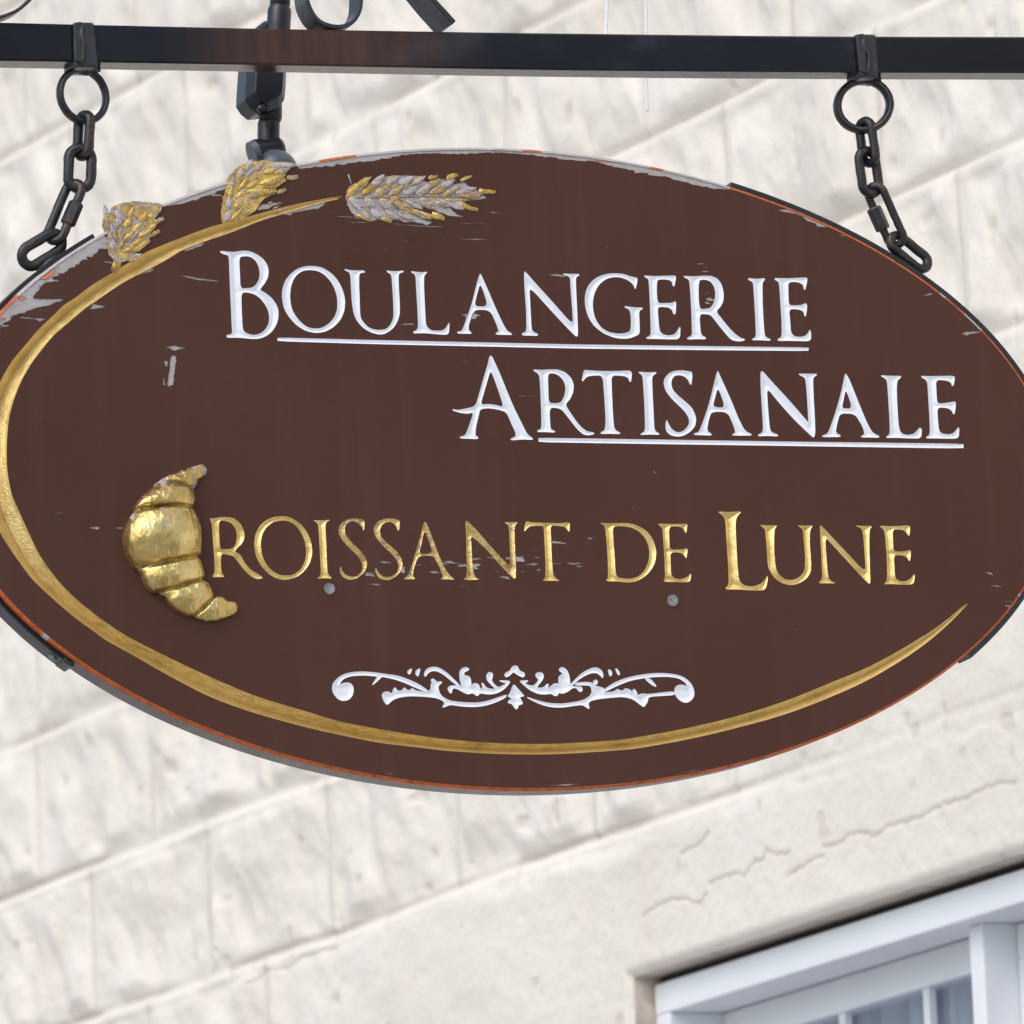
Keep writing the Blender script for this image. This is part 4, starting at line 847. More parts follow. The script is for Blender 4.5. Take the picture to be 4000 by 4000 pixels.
# ---- croissant in relief
def croissant():
    st = [(990,98,1045,158,.5,0),(930,108,1035,205,.7,0),(830,145,985,245,.9,0),(740,172,945,275,1.0,0),(640,212,930,320,1.03,0),(540,262,905,362,1.0,0),(470,310,888,385,.66,1),
          (410,378,888,392,1.0,0),(340,440,893,430,1.06,0),(262,520,902,500,1.06,0),(225,590,895,570,.98,0),(228,628,885,598,.64,1),
          (185,690,900,618,1.0,0),(135,780,935,720,1.06,0),(108,880,966,830,1.08,0),(112,1000,975,940,1.08,0),(140,1110,972,1040,1.06,0),(185,1200,965,1110,1.0,0),(228,1275,955,1140,.60,1),
          (298,1318,962,1155,.98,0),(318,1380,985,1220,1.04,0),(350,1455,1005,1300,1.04,0),(400,1520,1015,1355,.94,0),(470,1545,1010,1378,.56,1),
          (565,1578,1020,1392,.95,0),(600,1650,1060,1430,1.04,0),(690,1725,1095,1490,1.04,0),(800,1785,1125,1545,.96,0),(890,1805,1130,1570,.56,1),
          (930,1825,1150,1558,.92,0),(1030,1848,1200,1560,.98,0),(1130,1848,1250,1590,.98,0),(1220,1820,1290,1612,.86,0),(1260,1805,1310,1612,.95,0),(1330,1775,1360,1625,.95,0),(1375,1745,1392,1665,.7,0)]
    rows = []
    for (lx, ly, rx, ry, hf, seam) in st:
        a = Vector(mm(440 + lx / 2.841, 1780 + ly / 2.841)); b = Vector(mm(440 + rx / 2.841, 1780 + ry / 2.841)); rows.append((a, b, hf, seam))
    NC = 26; vs = []; fs = []
    # densify between stations
    dense = []
    for i in range(len(rows) - 1):
        a0, b0, h0, s0 = rows[i]; a1, b1, h1, s1 = rows[i + 1]; n = 3
        for k in range(n):
            t = k / n; dense.append((a0.lerp(a1, t), b0.lerp(b1, t), h0 + (h1 - h0) * t))
    dense.append(rows[-1][:3])
    up = Vector((0, 1))
    for r, (a, b, h) in enumerate(dense):
        c = (a + b) / 2; hw = (b - a).length / 2; ht = hw * 0.62 * h
        nx = Vector((-(b - a).y, (b - a).x)).normalized()
        frac = r / len(dense); bow = (0.10 if frac < 0.45 else 0.02)
        for k in range(NC + 1):
            ph = pi * k / NC; cs = -cos(ph); sn = sin(ph)
            q = c + (b - a) / 2 * cs * (0.97 + 0.03 * h) + nx * (hw * bow * sn)
            ht2 = ht * max(sn, 0.0) ** 0.75
            # knife facets left by the carver
            fac = 1 + 0.10 * (vnoise(np.array([cs * 4 + 20]), np.array([r / 4.0]), 6)[0] - .5)
            vs.append((q.x / 1000, -max(ht2 * fac, 0) / 1000 - (0.0004 if 0 < k < NC else -0.001), q.y / 1000 + 3.65))
    for r in range(len(dense) - 1):
        for k in range(NC):
            i = r * (NC + 1) + k; j = i + NC + 1; fs.append((i, j, j + 1, i + 1))
    fs.append(tuple(range(NC + 1))); fs.append(tuple(len(vs) - 1 - k for k in range(NC + 1)))
    # gold leaf worn to grey mostly on the upper, weather-facing parts
    t = NT('croissant_gold', 0.26, 1.0)
    c = t.ramp(t.noise(28, 4, 0.6), [(0.3, (0.46, 0.32, 0.10)), (0.55, (0.70, 0.52, 0.20)), (0.75, (0.92, 0.76, 0.38))])
    g = t.n('ShaderNodeNewGeometry'); sx = t.n('ShaderNodeSeparateXYZ'); t.L(g.outputs['Position'], sx.inputs[0])
    mr = t.n('ShaderNodeMapRange'); mr.inputs[1].default_value = 3.60; mr.inputs[2].default_value = 3.70; mr.inputs[3].default_value = -0.04; mr.inputs[4].default_value = 0.13
    t.L(sx.outputs[2], mr.inputs[0])
    k = t.noise(24, 6, 0.72, (2.0, 1, 0.7), 0.3)
    ad = t.n('ShaderNodeMath', operation='ADD'); t.L(k, ad.inputs[0]); t.L(mr.outputs[0], ad.inputs[1])
    halo = t.ramp(ad.outputs[0], [(0.60, 0.0), (0.625, 0.7)]); fr = t.ramp(ad.outputs[0], [(0.635, 0.0), (0.65, 1.0)])
    c = t.mix(t.ramp(t.noise(500, 3, 0.7), [(0.64, 0.0), (0.74, 0.6)]), c, (0.12, 0.07, 0.02))
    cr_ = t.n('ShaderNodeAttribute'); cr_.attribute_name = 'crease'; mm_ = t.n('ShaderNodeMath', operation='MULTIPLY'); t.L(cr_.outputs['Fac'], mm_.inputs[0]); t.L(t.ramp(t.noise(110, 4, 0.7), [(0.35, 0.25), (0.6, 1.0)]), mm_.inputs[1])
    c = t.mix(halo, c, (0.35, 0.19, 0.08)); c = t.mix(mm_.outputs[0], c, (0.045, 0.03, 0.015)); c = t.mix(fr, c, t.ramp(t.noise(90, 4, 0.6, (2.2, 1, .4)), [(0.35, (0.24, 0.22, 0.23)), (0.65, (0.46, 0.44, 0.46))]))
    t.col(c); t.metal(t.ramp(ad.outputs[0], [(0.61, 0.85), (0.64, 0.0)])); t.rough(t.ramp(ad.outputs[0], [(0.6, 0.20), (0.65, 0.8)]))
    t.bump(t.noise(44, 5, 0.55, (1.6, 1, 0.8)), 0.0055, 0.7)
    o = mesh('croissant', vs, fs, t.m, sign, True, label='gilded carved croissant standing in for the letter C')
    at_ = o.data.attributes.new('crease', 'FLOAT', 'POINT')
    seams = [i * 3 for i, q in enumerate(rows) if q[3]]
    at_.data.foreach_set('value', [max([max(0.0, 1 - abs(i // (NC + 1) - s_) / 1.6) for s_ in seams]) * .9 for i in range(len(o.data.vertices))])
    for p in o.data.polygons: p.use_smooth = True
croissant()

# ---- wheat ears in relief
def kernel(mb, cx, cy, L, W, ang, h, m=0, y0=0.0):
    """a carved grain, photograph pixels; ang in degrees, 0 = right, positive = up"""
    L *= random.uniform(.85, 1.2); W *= random.uniform(.85, 1.3); ang += random.uniform(-7, 7); h *= random.uniform(.5, .9); cx += random.uniform(-4, 4); cy += random.uniform(-4, 4)
    a = radians(ang); dx, dy = cos(a), -sin(a); n1, n2 = 9, 8; vs = []; fs = []
    for i in range(n1 + 1):
        t = i / n1; s = (t - .5) * L; w_ = W / 2 * (max(0.0, sin(pi * t)) ** 0.7) * (1.1 - 0.35 * t)
        if i == n1: w_ = W * 0.05
        for j in range(n2 + 1):
            p = pi * j / n2; o = -cos(p) * w_; bend = 0.10 * W * sin(pi * t)
            q = mm(cx + dx * s - dy * (o + bend), cy + dy * s + dx * (o + bend))
            vs.append((q[0] / 1000, -(y0 + h * max(0.0, sin(p)) ** .8 * (max(0.0, sin(pi * t)) ** .5 * .9 + .1)) / 1000, q[1] / 1000 + 3.65))
    for i in range(n1):
        for j in range(n2): k = i * (n2 + 1) + j; fs.append((k, k + n2 + 1, k + n2 + 2, k + 1))
    mb.add(vs, fs, m)
    if random.random() < .75:     # gilding left in the crease along one edge
        sgn = random.choice((1, -1)); pp = []
        for t in (.08, .25, .45, .65, .85): 
            s_ = (t - .5) * L; w_ = W / 2 * (sin(pi * t) ** .7) * (1.1 - .35 * t) * sgn
            pp.append((cx + dx * s_ - dy * w_, cy + dy * s_ + dx * w_))
        stub(mb, pp, random.uniform(.0008, .0015), 0, y0 + 1)
def stub(mb, pts, r, m=0, y0=0.0):
    mb.tube([Vector((mm(*q)[0] / 1000, -(y0) * .6 / 1000, mm(*q)[1] / 1000 + 3.65)) for q in pts], [r * .8 * (1 - .55 * abs(i / (len(pts) - 1) - .35)) for i in range(len(pts))], 8, m=m, flat=((0, 1, 0), 0.3), jit=.22)
def plate(mb, outline, y_front, y_back, m=0):
    p = jag([mm(*q) for q in px(outline)], 0.9, 3.5, 1, 1)
    v_, f_ = cdt([p]); cc = v_[f_].mean(1); f_ = f_[pip(p, cc)]
    vs = [(a / 1000, -y_front / 1000, b / 1000 + 3.65) for a, b in v_]; fs = []
    for t in f_:
        a, b, c = (v_[i] for i in t); cr = (b[0] - a[0]) * (c[1] - a[1]) - (b[1] - a[1]) * (c[0] - a[0]); fs.append(tuple(int(i) for i in (t if cr > 0 else t[::-1])))
    mb.add(vs, fs, m)
    n = len(p); vs = [(a / 1000, -y_front / 1000, b / 1000 + 3.65) for a, b in p] + [(a / 1000, -y_back / 1000, b / 1000 + 3.65) for a, b in p]
    mb.add(vs, [(i, (i + 1) % n, n + (i + 1) % n, n + i) for i in range(n)], m)
random.seed(12)
WM = [M_GOLDW, M_GOLDF, M_GOLDG, M_WOOD]
def wc(x, y): return (1300 + x / 2.76, 640 + y / 2.76)
def ear_full():
    mb = MB()
    for i in range(9):      # upper inner row
        t = i / 8; x, y = wc(235 + 1200 * t, 275 - 5 * sin(pi * t) + 10 * t)
        kernel(mb, x, y, 78, 27, 42 - 22 * t, 3.2, random.choice((1, 2, 1, 2)) if i > 1 else 0)
    for i in range(7):      # upper outer row
        t = i / 6; x, y = wc(330 + 900 * t, 200 - 32 * sin(pi * t) + 15 * t)
        kernel(mb, x, y, 72, 25, 36 - 8 * t, 2.6, random.choice((1, 2, 2)))
    for i in range(8):      # lower inner row
        t = i / 7; x, y = wc(260 + 1080 * t, 430 - 5 * t)
        kernel(mb, x, y, 78, 30, -48 + 22 * t, 2.8, random.choice((2, 2, 1)))
    for i in range(5):      # lower outer row
        t = i / 4; x, y = wc(330 + 620 * t, 530 + 15 * t)
        kernel(mb, x, y, 72, 26, -42 + 10 * t, 2.2, random.choice((1, 2)))
    x, y = wc(1490, 320); kernel(mb, x, y, 84, 26, -4, 3, 1)
    S = lambda *q: [wc(a, b) for a, b in q]
    stub(mb, S((1575, 280), (1610, 300), (1680, 302), (1752, 305)), .0042, 0, 1)
    stub(mb, S((1235, 190), (1260, 145), (1300, 125), (1350, 122)), .0045, 0, 1)
    stub(mb, S((1040, 170), (1060, 145), (1100, 145), (1130, 130)), .0036, 0, 1)
    stub(mb, S((1380, 190), (1430, 155), (1500, 135)), .0026, 0, 1)
    stub(mb, S((1370, 410), (1420, 455), (1480, 480), (1565, 495)), .0044, 0, 1)
    stub(mb, S((940, 520), (1020, 560), (1120, 575), (1205, 600)), .0036, 0, 1)
    stub(mb, S((1070, 530), (1130, 550), (1200, 575)), .0030, 0, 1)
    stub(mb, S((710, 440), (780, 490), (900, 540)), .0042, 0, .5)
    stub(mb, S((260, 545), (320, 580), (420, 615)), .0032, 0, 0.5); stub(mb, S((520, 590), (570, 600), (630, 628)), .0036, 0, 0.5)
    stub(mb, S((600, 565), (680, 570), (740, 605)), .0018, 0, 0.5)
    stub(mb, S((340, 172), (412, 145)), .0014, 3, 1); stub(mb, S((165, 115), (198, 215)), .0013, 3, 1.0)
    stub(mb, S((140, 345), (300, 355), (600, 352), (1000, 345), (1300, 350), (1560, 345)), .0016, 1, .3)
    for i in range(46):
        x = random.uniform(240, 1450); up_ = random.choice((1, -1)); t = (x - 240) / 1210; y = 350 - up_ * random.uniform(30, 130 * (1 - .5 * t)); a = radians(up_ * (40 - 20 * t)); L = random.uniform(50, 110)
        stub(mb, [wc(x, y), wc(x + cos(a) * L * .5, y - sin(a) * L * .5 - 5), wc(x + cos(a) * L, y - sin(a) * L)], random.uniform(.0006, .0011), random.choice((0, 0, 3)), 3.6)
    mb.build('wheat_ear', WM, sign, True, 'full wheat ear lying flat, mostly bared to grey wood')
ear_full()
def tc(x, y): return (300 + x / 2.76, 740 + y / 2.76)
def ear_left():
    mb = MB()
    plate(mb, 'T 300,370 310,300 380,230 400,180 500,140 600,130 750,140 870,150 925,170 880,260 840,310 820,400 790,480 780,540 720,620 600,690 700,690 650,760 440,790 415,800 340,700 320,560 325,460', 2.0, -12, 1)
    for r, (n, rad, L) in enumerate([(3, 170, 150), (4, 290, 165), (5, 410, 165), (5, 520, 150)]):
        for i in range(n):
            a = 105 - 62 * i / (n - 1) if n > 1 else 70
            x = 430 + rad * cos(radians(a)); y = 760 - rad * sin(radians(a)) * 1.02
            kernel(mb, *tc(x, y), L / 2.76, 25, a - 8 + random.uniform(-8, 8), 3.4, (random.choice((1, 2)) if i < n / 2 - .5 else 0), 1.6)
    for q in ([(560, 670), (650, 640), (720, 590), (775, 545)], [(620, 500), (720, 450), (800, 430)], [(720, 330), (800, 290), (860, 230)]):
        stub(mb, [tc(*p) for p in q], .0055, 0, 2.5)
    for q in ([(800, 370), (860, 345), (935, 310)], [(770, 500), (830, 475), (890, 445)]): stub(mb, [tc(*p) for p in q], .0040, 1, 1)
    stub(mb, [tc(*p) for p in [(390, 890), (430, 800), (470, 740), (540, 690)]], .0065, 0, 0)
    for i in range(34):
        a = radians(random.uniform(38, 112)); r0 = random.uniform(120, 420); L = random.uniform(60, 170)
        x = 430 + r0 * cos(a); y = 760 - r0 * sin(a)
        stub(mb, [tc(x, y), tc(x + cos(a) * L * .5 + 4, y - sin(a) * L * .5), tc(x + cos(a) * L, y - sin(a) * L)], random.uniform(.0007, .0014), random.choice((0, 3, 3)), 5.5)
    mb.build('wheat_ear', WM, sign, True, 'left wheat ear jutting over the rim, grey on its weather side')
ear_left()
def vc(x, y): return (800 + x / 3.22, 580 + y / 3.22)
def ear_mid():
    mb = MB()
    plate(mb, 'V 210,920 205,700 250,540 280,420 330,330 420,230 520,190 650,155 800,160 1000,170 1150,195 1060,270 980,320 1030,400 900,490 880,580 750,630 700,680 640,780 500,870 330,930 215,940', 1.6, -12, 0)
    K = [(290, 840, 60, 70, 2), (400, 830, 70, 40, 0), (520, 800, 66, 25, 0), (300, 700, 60, 85, 2), (420, 700, 62, 55, 1), (330, 560, 60, 80, 1), (470, 560, 66, 50, 0),
         (330, 440, 56, 78, 1), (480, 440, 60, 60, 0), (440, 320, 56, 60, 2), (570, 310, 56, 50, 2), (600, 460, 60, 40, 0), (680, 230, 60, 45, 1), (560, 220, 50, 60, 2),
         (820, 290, 66, 14, 0), (960, 280, 66, 10, 1), (900, 215, 70, 3, 2), (620, 590, 60, 20, 1), (1040, 215, 60, 0, 2)]
    for (x, y, L, a, m) in K: kernel(mb, *vc(x, y), L, 24, a, 3.2, m, 1.2)
    kernel(mb, *vc(860, 400), 118, 32, 16, 6.5, 0, 1.2); kernel(mb, *vc(720, 550), 112, 36, 4, 6.5, 0, 1.2)
    for i in range(26):
        x = random.uniform(260, 900); y = random.uniform(230, 820); a = radians(60 - (x - 260) * .08 + random.uniform(-25, 25)); L = random.uniform(40, 120)
        stub(mb, [vc(x, y), vc(x + cos(a) * L * .5, y - sin(a) * L * .5 - 4), vc(x + cos(a) * L, y - sin(a) * L)], random.uniform(.0007, .0013), random.choice((0, 3, 3)), 4.5)
    stub(mb, [vc(*p) for p in [(1030, 365), (1100, 370), (1175, 352)]], .0042, 1, 1); stub(mb, [vc(*p) for p in [(900, 560), (960, 535), (1020, 518)]], .0036, 1, 1)
    stub(mb, [vc(*p) for p in [(640, 500), (760, 480), (900, 490)]], .0025, 0, 4)
    stub(mb, [vc(*p) for p in [(300, 590), (320, 650), (310, 720)]], .0018, 3, 3)
    mb.build('wheat_ear', WM, sign, True, 'middle wheat ear with plump gold grains jutting over the top rim')
ear_mid()

# ---- screw plugs on the face
for (x, y, r) in ((1287, 2300, 22), (2628, 2346, 23)):
    c = P(x, y); rr = r * 0.0003; mb = MB(); seg = 24; vs = []
    for (q, d) in ((1.0, -0.0002), (0.92, -0.0014), (0.6, -0.0009), (0.25, -0.0006), (0.0, -0.0005)):
        for k in range(seg): vs.append((c.x + cos(2 * pi * k / seg) * rr * q, d, c.z + sin(2 * pi * k / seg) * rr * q))
    fs = [(i * seg + k, i * seg + (k + 1) % seg, (i + 1) * seg + (k + 1) % seg, (i + 1) * seg + k) for i in range(4) for k in range(seg)]
    mb.add(vs, fs); mb.build('screw_plug', M_PLUG, sign)

# ---- iron straps bent round the edge
def strap(a, b, label, dense=150, fd=11.0, to=5.4):
    mb = MB(); vs = []; fs = []
    sec = [(0.4, fd), (to - .8, fd - .6), (to, fd + .4), (to, TH - 1), (0.4, TH - 1)]
    if b < a: b += 2 * pi
    for k in range(dense + 1):
        th = a + (b - a) * k / dense
        for (o, d) in sec:
            p = rim(th, o); vs.append((p[0] / 1000, d / 1000, p[1] / 1000 + 3.65))
    n = len(sec)
    for k in range(dense):
        for i in range(n): fs.append((k * n + i, k * n + (i + 1) % n, (k + 1) * n + (i + 1) % n, (k + 1) * n + i))
    fs.append(tuple(range(n))); fs.append(tuple(dense * n + i for i in range(n))[::-1])
    mb.add(vs, fs); return mb.build('iron_strap', M_STRAP, sign, False, label)
sl = strap(theta(380, 920), theta(248, 2565), 'black iron strap round the left end')
sr = strap(theta(3783, 2552), theta(2862, 722), 'black iron strap round the right end', 150, 3.6, 6.6)
# screw and bent lip at the lower end of the left strap
th = theta(225, 2545); p = rim(th, 5.4); nn = rim(th, 6.4) - p
mb = MB(); c = Vector((p[0] / 1000, 0.026, p[1] / 1000 + 3.65)); nv = Vector((nn[0], 0, nn[1])).normalized()
mb.tube([c - nv * .001, c + nv * .0022, c + nv * .0026], [.0052, .0052, .003], 14); mb.build('screw', M_PLUG, sl)
mb = MB(); th2 = theta(262, 2578); p2 = rim(th2, 1); tv = Vector(((rim(th2 + .01) - rim(th2))[0], 0, (rim(th2 + .01) - rim(th2))[1])).normalized()
mb.box(Vector((p2[0] / 1000, 0.008, p2[1] / 1000 + 3.65)) - tv * 0.006, tv * 0.014, nv * 0.0058, (0, 0.035, 0)); bevel(mb.build('strap_end', M_STRAP, sl), .0015)

# ================================================================== CHAINS
def stadium(c, ax, side, L, W, n=10):
    """closed path: long axis ax, width direction side, overall centreline length L and width W"""
    r = W / 2; h = L / 2 - r; pts = []
    for k in range(n + 1): a = -pi / 2 + pi * k / n; pts.append(c + ax * (h + r * cos(a)) + side * (r * sin(a)))
    for k in range(n + 1): a = pi / 2 + pi * k / n; pts.append(c + ax * (-h + r * cos(a)) + side * (r * sin(a)))
    # points along the straight sides
    out = []
    N = len(pts)
    for i in range(N):
        a, b = pts[i], pts[(i + 1) % N]; out.append(a)
        m = int((b - a).length / 0.006)
        for k in range(1, m): out.append(a.lerp(b, k / m))
    return out
YD = 0.024
def link(parent, name, p1, p2, Wpx, wire, twist, mat=None, dy=0.0):
    wire *= 1.20; Wpx += 6
    """p1,p2: outer ends in pixels; Wpx outer width when seen face on; wire diameter px; twist degrees about the long axis"""
    a = P(*p1, YD + dy); b = P(*p2, YD + dy); ax = (b - a).normalized(); k = 0.000297
    L = (b - a).length - wire * k; W = (Wpx - wire) * k; s0 = ax.cross(Vector((0, 1, 0))).normalized(); s = Matrix.Rotation(radians(twist), 3, ax) @ s0
    mb = MB(); path = stadium((a + b) / 2, ax, s, L, W)
    mb.tube(path, wire * k / 2, 14, closed=True, jit=0.06)
    o = mb.build(name, mat or M_IRON, parent, True); return o, (a + b) / 2, ax, s, W
def ring(parent, c, rx, ry, wire, turn=0.0):
    ctr = P(*c, YD); k = 0.000297; mb = MB(); N = 56
    pts = [ctr + Matrix.Rotation(radians(turn), 3, 'Z') @ Vector((cos(2 * pi * i / N) * rx * k, 0, sin(2 * pi * i / N) * ry * k)) for i in range(N)]
    # flat-bar ring: wider along the depth than it is thick
    mb.tube(pts, wire * k / 2, 12, closed=True, flat=((0, 1, 0), 1.9), jit=.03); return mb.build('ring', M_IRON, parent, True)
def sleeve(parent, c, ax, side, off, L, r):
    mb = MB(); q = c + side * off
    mb.tube([q - ax * L / 2, q - ax * (L / 2 - .002), q + ax * (L / 2 - .002), q + ax * L / 2], [r * .86, r, r, r * .86], 6)
    return mb.build('sleeve_nut', M_IRON, parent)
k_ = 0.000297
random.seed(31)
ch = empty('hanging_chain', P(324, 262, YD), 'black iron chain at the left, above the end of the sign with wheat ears', 'chain', 'chains holding the sign')
ring(ch, (324, 374), 102, 102, 28, 14)
link(ch, 'chain_link', (332, 430), (322, 630), 96, 34, 62)
link(ch, 'chain_link', (316, 558), (308, 758), 124, 35, 8)
q, c, ax, s, W = link(ch, 'quick_link', (306, 700), (199, 956), 98, 31, 40)
sleeve(q, c, ax, s, W / 2, 0.029, .0088)
link(ch, 'chain_link', (73, 1030), (254, 920), 112, 35, 12)
ch = empty('hanging_chain', P(3373, 310, YD), 'black iron chain at the right, above the plain end of the sign', 'chain', 'chains holding the sign')
ring(ch, (3373, 412), 104, 100, 31, -24)
link(ch, 'chain_link', (3374, 456), (3403, 655), 92, 31, 58)
link(ch, 'chain_link', (3380, 570), (3408, 775), 108, 32, -10)
q, c, ax, s, W = link(ch, 'quick_link', (3402, 713), (3517, 970), 92, 27, 38)
sleeve(q, c, ax, s, -W / 2, 0.029, .0088)
link(ch, 'chain_link', (3468, 918), (3634, 1053), 100, 32, -14)
# weld beads joining the lowest links to the straps
for par, pts in ((sl, [(150, 1062), (200, 1022), (252, 985)]), (sr, [(3490, 985), (3540, 1020), (3600, 1060)])):
    mb = MB(); mb.tube([P(*p, YD) for p in pts], [.0045, .007, .0035], 10, jit=.15); mb.build('weld', M_IRON, par, True)

# ================================================================== BRACKET
br = empty('sign_bracket', P(2000, 200, 0.02), 'black square iron bar with welded scrolls reaching out from the wall above the sign', 'bracket')
topy = [(-900, 72), (-450, 76), (0, 87), (500, 99), (1000, 110), (1500, 119), (2000, 127), (2500, 133), (3000, 139), (3500, 142), (4000, 143), (4600, 144), (7400, 130)]
boty = [(-900, 228), (-450, 230), (0, 236), (500, 244), (1000, 252), (1500, 261), (2000, 270), (2500, 276), (3000, 280), (3500, 282.5), (4000, 284), (4600, 285), (7400, 262)]
BD = 0.040
def bar_build():
    tp = catmull([P(*p) for p in topy[:-1]], 6) + [P(*topy[-1])]; bt = catmull([P(*p) for p in boty[:-1]], 6) + [P(*boty[-1])]
    mb = MB(); vs = []; fs = []; r = 0.0022
    for a, b in zip(tp, bt):
        for (z, y) in ((a.z - r, 0), (a.z, r), (a.z, BD - r), (a.z - r, BD), (b.z + r, BD), (b.z, BD - r), (b.z, r), (b.z + r, 0)): vs.append((a.x, y, z))
    n = 8
    for i in range(len(tp) - 1):
        for k in range(n): fs.append((i * n + k, i * n + (k + 1) % n, (i + 1) * n + (k + 1) % n, (i + 1) * n + k))
    fs.append(tuple(range(n))[::-1]); fs.append(tuple((len(tp) - 1) * n + k for k in range(n)))
    mb.add(vs, fs); o = mb.build('bar', M_BAR, br); 
bar_build()
def bary(x): return np.interp(x, [p[0] for p in topy], [p[1] for p in topy]), np.interp(x, [p[0] for p in boty], [p[1] for p in boty])
def collar(x0, x1, x0b, x1b):
    """strip of iron folded round the bar with its overlap on the front"""
    t, b = bary((x0 + x1) / 2); mb = MB(); th = 0.0035
    vs = []; N = 6
    A, B_, C_, D_ = P(x0, t - 8), P(x1, t - 6), P(x1b, b + 24), P(x0b, b + 24)
    front = [A + Vector((0, -th, 0)), B_ + Vector((0, -th, 0)), C_ + Vector((0, -th, 0)), D_ + Vector((0, -th, 0))]
    back = [q + Vector((0, BD + 2 * th, 0)) for q in front]
    mb.add(front + back, [(0, 1, 2, 3), (7, 6, 5, 4), (0, 4, 5, 1), (1, 5, 6, 2), (2, 6, 7, 3), (3, 7, 4, 0)])
    o = bevel(mb.build('collar', M_CLAMP, br), .0035, 3)
    mb = MB()       # overlapping lip and weld seam at its left side
    w_ = (x1 - x0)
    f1 = [P(x0 - 3, t - 2), P(x0 + w_ * .38, t - 8), P(x0b + w_ * .34, b + 8), P(x0b - 4, b + 4)]
    f1 = [q + Vector((0, -th - .0028, 0)) for q in f1]; bk = [q + Vector((0, .004, 0)) for q in f1]
    mb.add(f1 + bk, [(0, 1, 2, 3), (7, 6, 5, 4), (0, 4, 5, 1), (1, 5, 6, 2), (2, 6, 7, 3), (3, 7, 4, 0)])
    bevel(mb.build('collar_lip', M_CLAMP, o), .002, 2)
    mb = MB()
    sp = [(x0 + w_ * .42, t + 2), (x0 + w_ * .36, t + 40), (x0b + w_ * .42, t + 80), (x0b + w_ * .38, b - 8), (x0b + w_ * .30, b + 14)]
    mb.tube([P(*q) + Vector((0, -th - .001, 0)) for q in sp], [.0020, .0030, .0022, .0032, .002], 8, jit=.25); mb.build('weld_seam', M_CLAMP, o, True)
    mb = MB(); mb.tube([P(x0b - 8, b + 26, YD), P((x0b + x1b) / 2, b + 34, YD), P(x1b + 4, b + 24, YD)], [.005, .0068, .005], 10, jit=.12); mb.build('weld', M_CLAMP, o, True)
collar(284, 366, 288, 384)
collar(3338, 3420, 3356, 3432)
def ribbon(pts, y0, y1, th, name='scroll'):
    c = catmull([P(*q) for q in pts], 8); mb = MB(); vs = []; fs = []
    for i, q in enumerate(c):
        t = (c[min(i + 1, len(c) - 1)] - c[max(i - 1, 0)]).normalized(); n = Vector((-t.z, 0, t.x)) * th / 2
        for (s, y) in ((-1, y0), (1, y0), (1, y1), (-1, y1)): vs.append((q.x + n.x * s, y, q.z + n.z * s))
    for i in range(len(c) - 1):
        for k in range(4): fs.append((i * 4 + k, i * 4 + (k + 1) % 4, (i + 1) * 4 + (k + 1) % 4, (i + 1) * 4 + k))
    fs.append((3, 2, 1, 0)); fs.append(tuple((len(c) - 1) * 4 + k for k in range(4)))
    mb.add(vs, fs); return bevel(mb.build(name, M_CLAMP, br), .0012, 2)
ribbon([(1290, -520), (1220, -380), (1196, -200), (1197, -40), (1212, 30), (1250, 82), (1312, 103), (1368, 92), (1402, 50), (1412, -10), (1405, -120), (1360, -190), (1300, -180), (1270, -120)], 0.0, BD + .002, .0050)
ribbon([(1420, -560), (1480, -330), (1580, -150), (1690, -8), (1738, 46), (1776, 88)], 0.0, 0.062, .0060)
ribbon([(-420, 60), (-200, 78), (-80, 80), (0, 66), (70, 38), (130, -16), (180, -100), (260, -300), (420, -520)], 0.0, 0.030, .0040)
# wall end: plate and bolts, well to the right of the picture
e = P(7400, 196, 0.02); tw = ((PW[0] - e.x) / 1.0)
uu = float((np.array(e) - np.array([PW[0], PW[1], 0])) @ DW)
mb = MB(); mb.box(wp(uu - .05, e.z - .18, 0.045), DW * .10, NW * .008, (0, 0, .36)); bevel(mb.build('wall_plate', M_CLAMP, br), .002)
mb = MB(); q = wp(uu, e.z, 0.05); mb.tube([e - Vector((.01, 0, 0)), q], .018, 4); mb.build('bar_stub', M_BAR, br)

# ================================================================== SPOTLIGHT behind the sign
YL = 0.20
sp = empty('spotlight', P(1090, 300, YL), 'black jointed spotlight hanging behind the bar, its domed head hidden by the sign', 'lamp')
kl = 0.000300
def cyl(name, pts, rad, mat, par=sp, n=28, smooth=True, y=YL):
    mb = MB(); mb.tube([P(a, b, y) for a, b in pts], [r * kl for r in rad], n); o = mb.build(name, mat, par, smooth)
    return o
def es(o, a=40):
    m = o.modifiers.new('es', 'EDGE_SPLIT'); m.split_angle = radians(a); return o
es(cyl('pole', [(1098, -700), (1095, -30), (1094, 22), (1094, 30)], [40, 40, 40, 34], M_LAMP))
es(cyl('collar', [(1094, 26), (1092, 40), (1088, 108), (1086, 150)], [40, 47, 47, 47], M_LAMP))
mb = MB(); c = P(1030, 118, YL + .02)
for rr in (0,): mb.tube([c + Vector((0, -.02, 0)), c + Vector((0, -.014, 0)), c + Vector((0, .02, 0))], [.004, .008, .008], 20)
es(mb.build('knob', M_LAMP, sp, True))
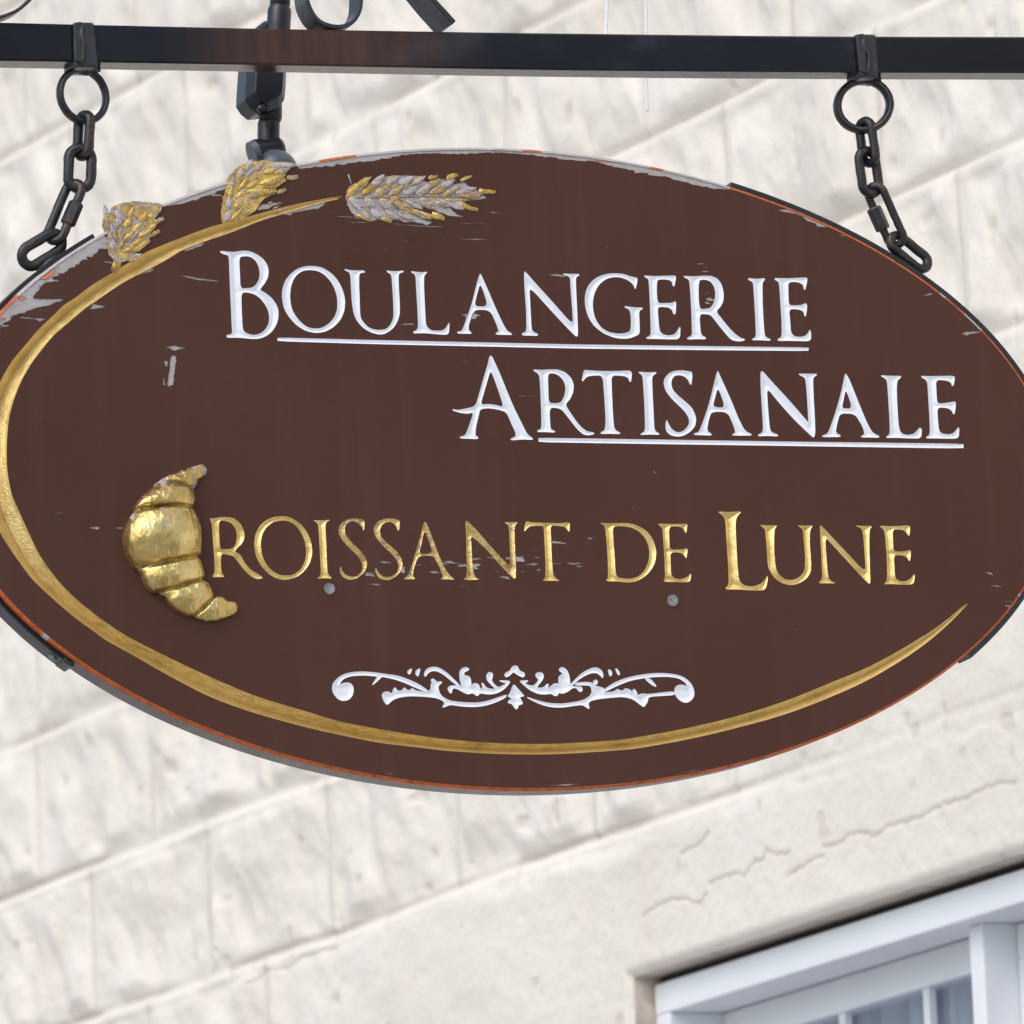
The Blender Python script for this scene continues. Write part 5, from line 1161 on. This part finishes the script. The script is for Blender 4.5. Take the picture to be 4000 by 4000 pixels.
def housing():
    mb = MB(); vs = []; fs = []
    out = [(1000, 150), (1136, 150), (1134, 283), (1131, 345), (1127, 380), (1104, 408), (1060, 428), (1018, 432), (990, 408), (972, 380), (974, 340), (980, 250), (985, 160)]
    f_ = [P(a, b, YL - .035) for a, b in out]; m_ = [P(a, b, YL - .012) for a, b in out]; d_ = Vector((0, .055, 0)); n = len(out)
    c = sum(f_, Vector()) / n; fr = [c + (q - c) * 0.68 + Vector((0, -.000, 0)) for q in f_]; md = [q + Vector((0, .016, 0)) for q in f_]; bk = [q + d_ for q in f_]
    vs = fr + md + bk
    for L in range(2):
        for i in range(n): fs.append((L * n + i, L * n + (i + 1) % n, (L + 1) * n + (i + 1) % n, (L + 1) * n + i))
    fs.append(tuple(range(n))[::-1]); fs.append(tuple(2 * n + i for i in range(n)))
    mb.add(vs, fs); return bevel(mb.build('housing', M_LAMP, sp, False), .004, 3, 15)
housing()
mb = MB(); c = P(1021, 424, YL - .034); mb.tube([c + Vector((0, -.002, 0)), c + Vector((0, .004, 0))], [.0045, .005], 14); mb.tube([P(1020, 460, YL - .02) + Vector((0, -.003, 0)), P(1020, 460, YL - .02)], [.003, .0035], 10)
mb.build('set_screw', M_IRON, sp, True)
es(cyl('swivel', [(1056, 400), (1056, 462), (1055, 474)], [46, 46, 41], M_LAMP))
es(cyl('arm', [(1050, 472), (1050, 482), (1048, 570), (1046, 610)], [40, 43.5, 43.5, 43.5], M_LAMP))
mb = MB(); a = P(984, 600, YL); b = P(1104, 585, YL)
mb.tube([a, a.lerp(b, .12), a.lerp(b, .88), b], [.015, .0165, .0165, .012], 24); es(mb.build('knuckle', M_LAMP, sp, True))
mb = MB(); a = P(996, 592, YL - .015)
mb.tube([P(982, 605, YL - .012), P(1003, 598, YL - .012)], [.0155, .0165], 24); es(mb.build('knuckle_cap', M_LAMPG, sp, True))
hd = []; rr = []; c = P(1076, 671, YL - .01)
axd = Vector((0.10, -0.25, -1)).normalized()
for k in range(15):
    a = pi / 2 * k / 14; hd.append(c - axd * (88 * kl * cos(a))); rr.append(max(88 * kl * sin(a), .0004))
hd += [c + axd * .03, c + axd * .09]; rr += [.0285, .034]
mb = MB(); mb.tube(hd, rr, 36); mb.build('lamp_head', M_LAMPG, sp, True)

# ================================================================== loose white wires
MW = mat_plain('white_cord', (0.82, 0.84, 0.86), 0.4, .03, 20, 0)
def wire(pts, lab):
    mb = MB(); c = catmull([P(*q, 0.55) for q in pts], 8); mb.tube(c, .0019, 8)
    top = c[0]
    o = mb.build('wire', MW, None, True); o['label'] = lab; o['category'] = 'wire'; o['group'] = 'thin white wires hanging behind the bar'
wire([(2360, -900), (2364, -500), (2371, -60), (2370, 60), (2367, 140), (2366, 205)], 'shorter thin white wire ending behind the bar, left of the other wire')
wire([(2520, -900), (2522, -500), (2523, -40), (2524, 130), (2524, 300), (2527, 370), (2530, 434)], 'longer thin white wire whose free end dangles below the bar')
# both wires hang from a light batten above the picture, fixed to the bracket side of the wall
mb = MB(); a = P(2360, -900, 0.55); mb.box(a + Vector((-.3, -.015, 0)), (2.1 - a.x + 0.1, 0, 0), (0, .03, 0), (0, 0, .03))
o = bevel(mb.build('batten', M_CLAMP, None), .002); o['label'] = 'dark iron batten on the wall above the sign that carries the wires'; o['category'] = 'batten'
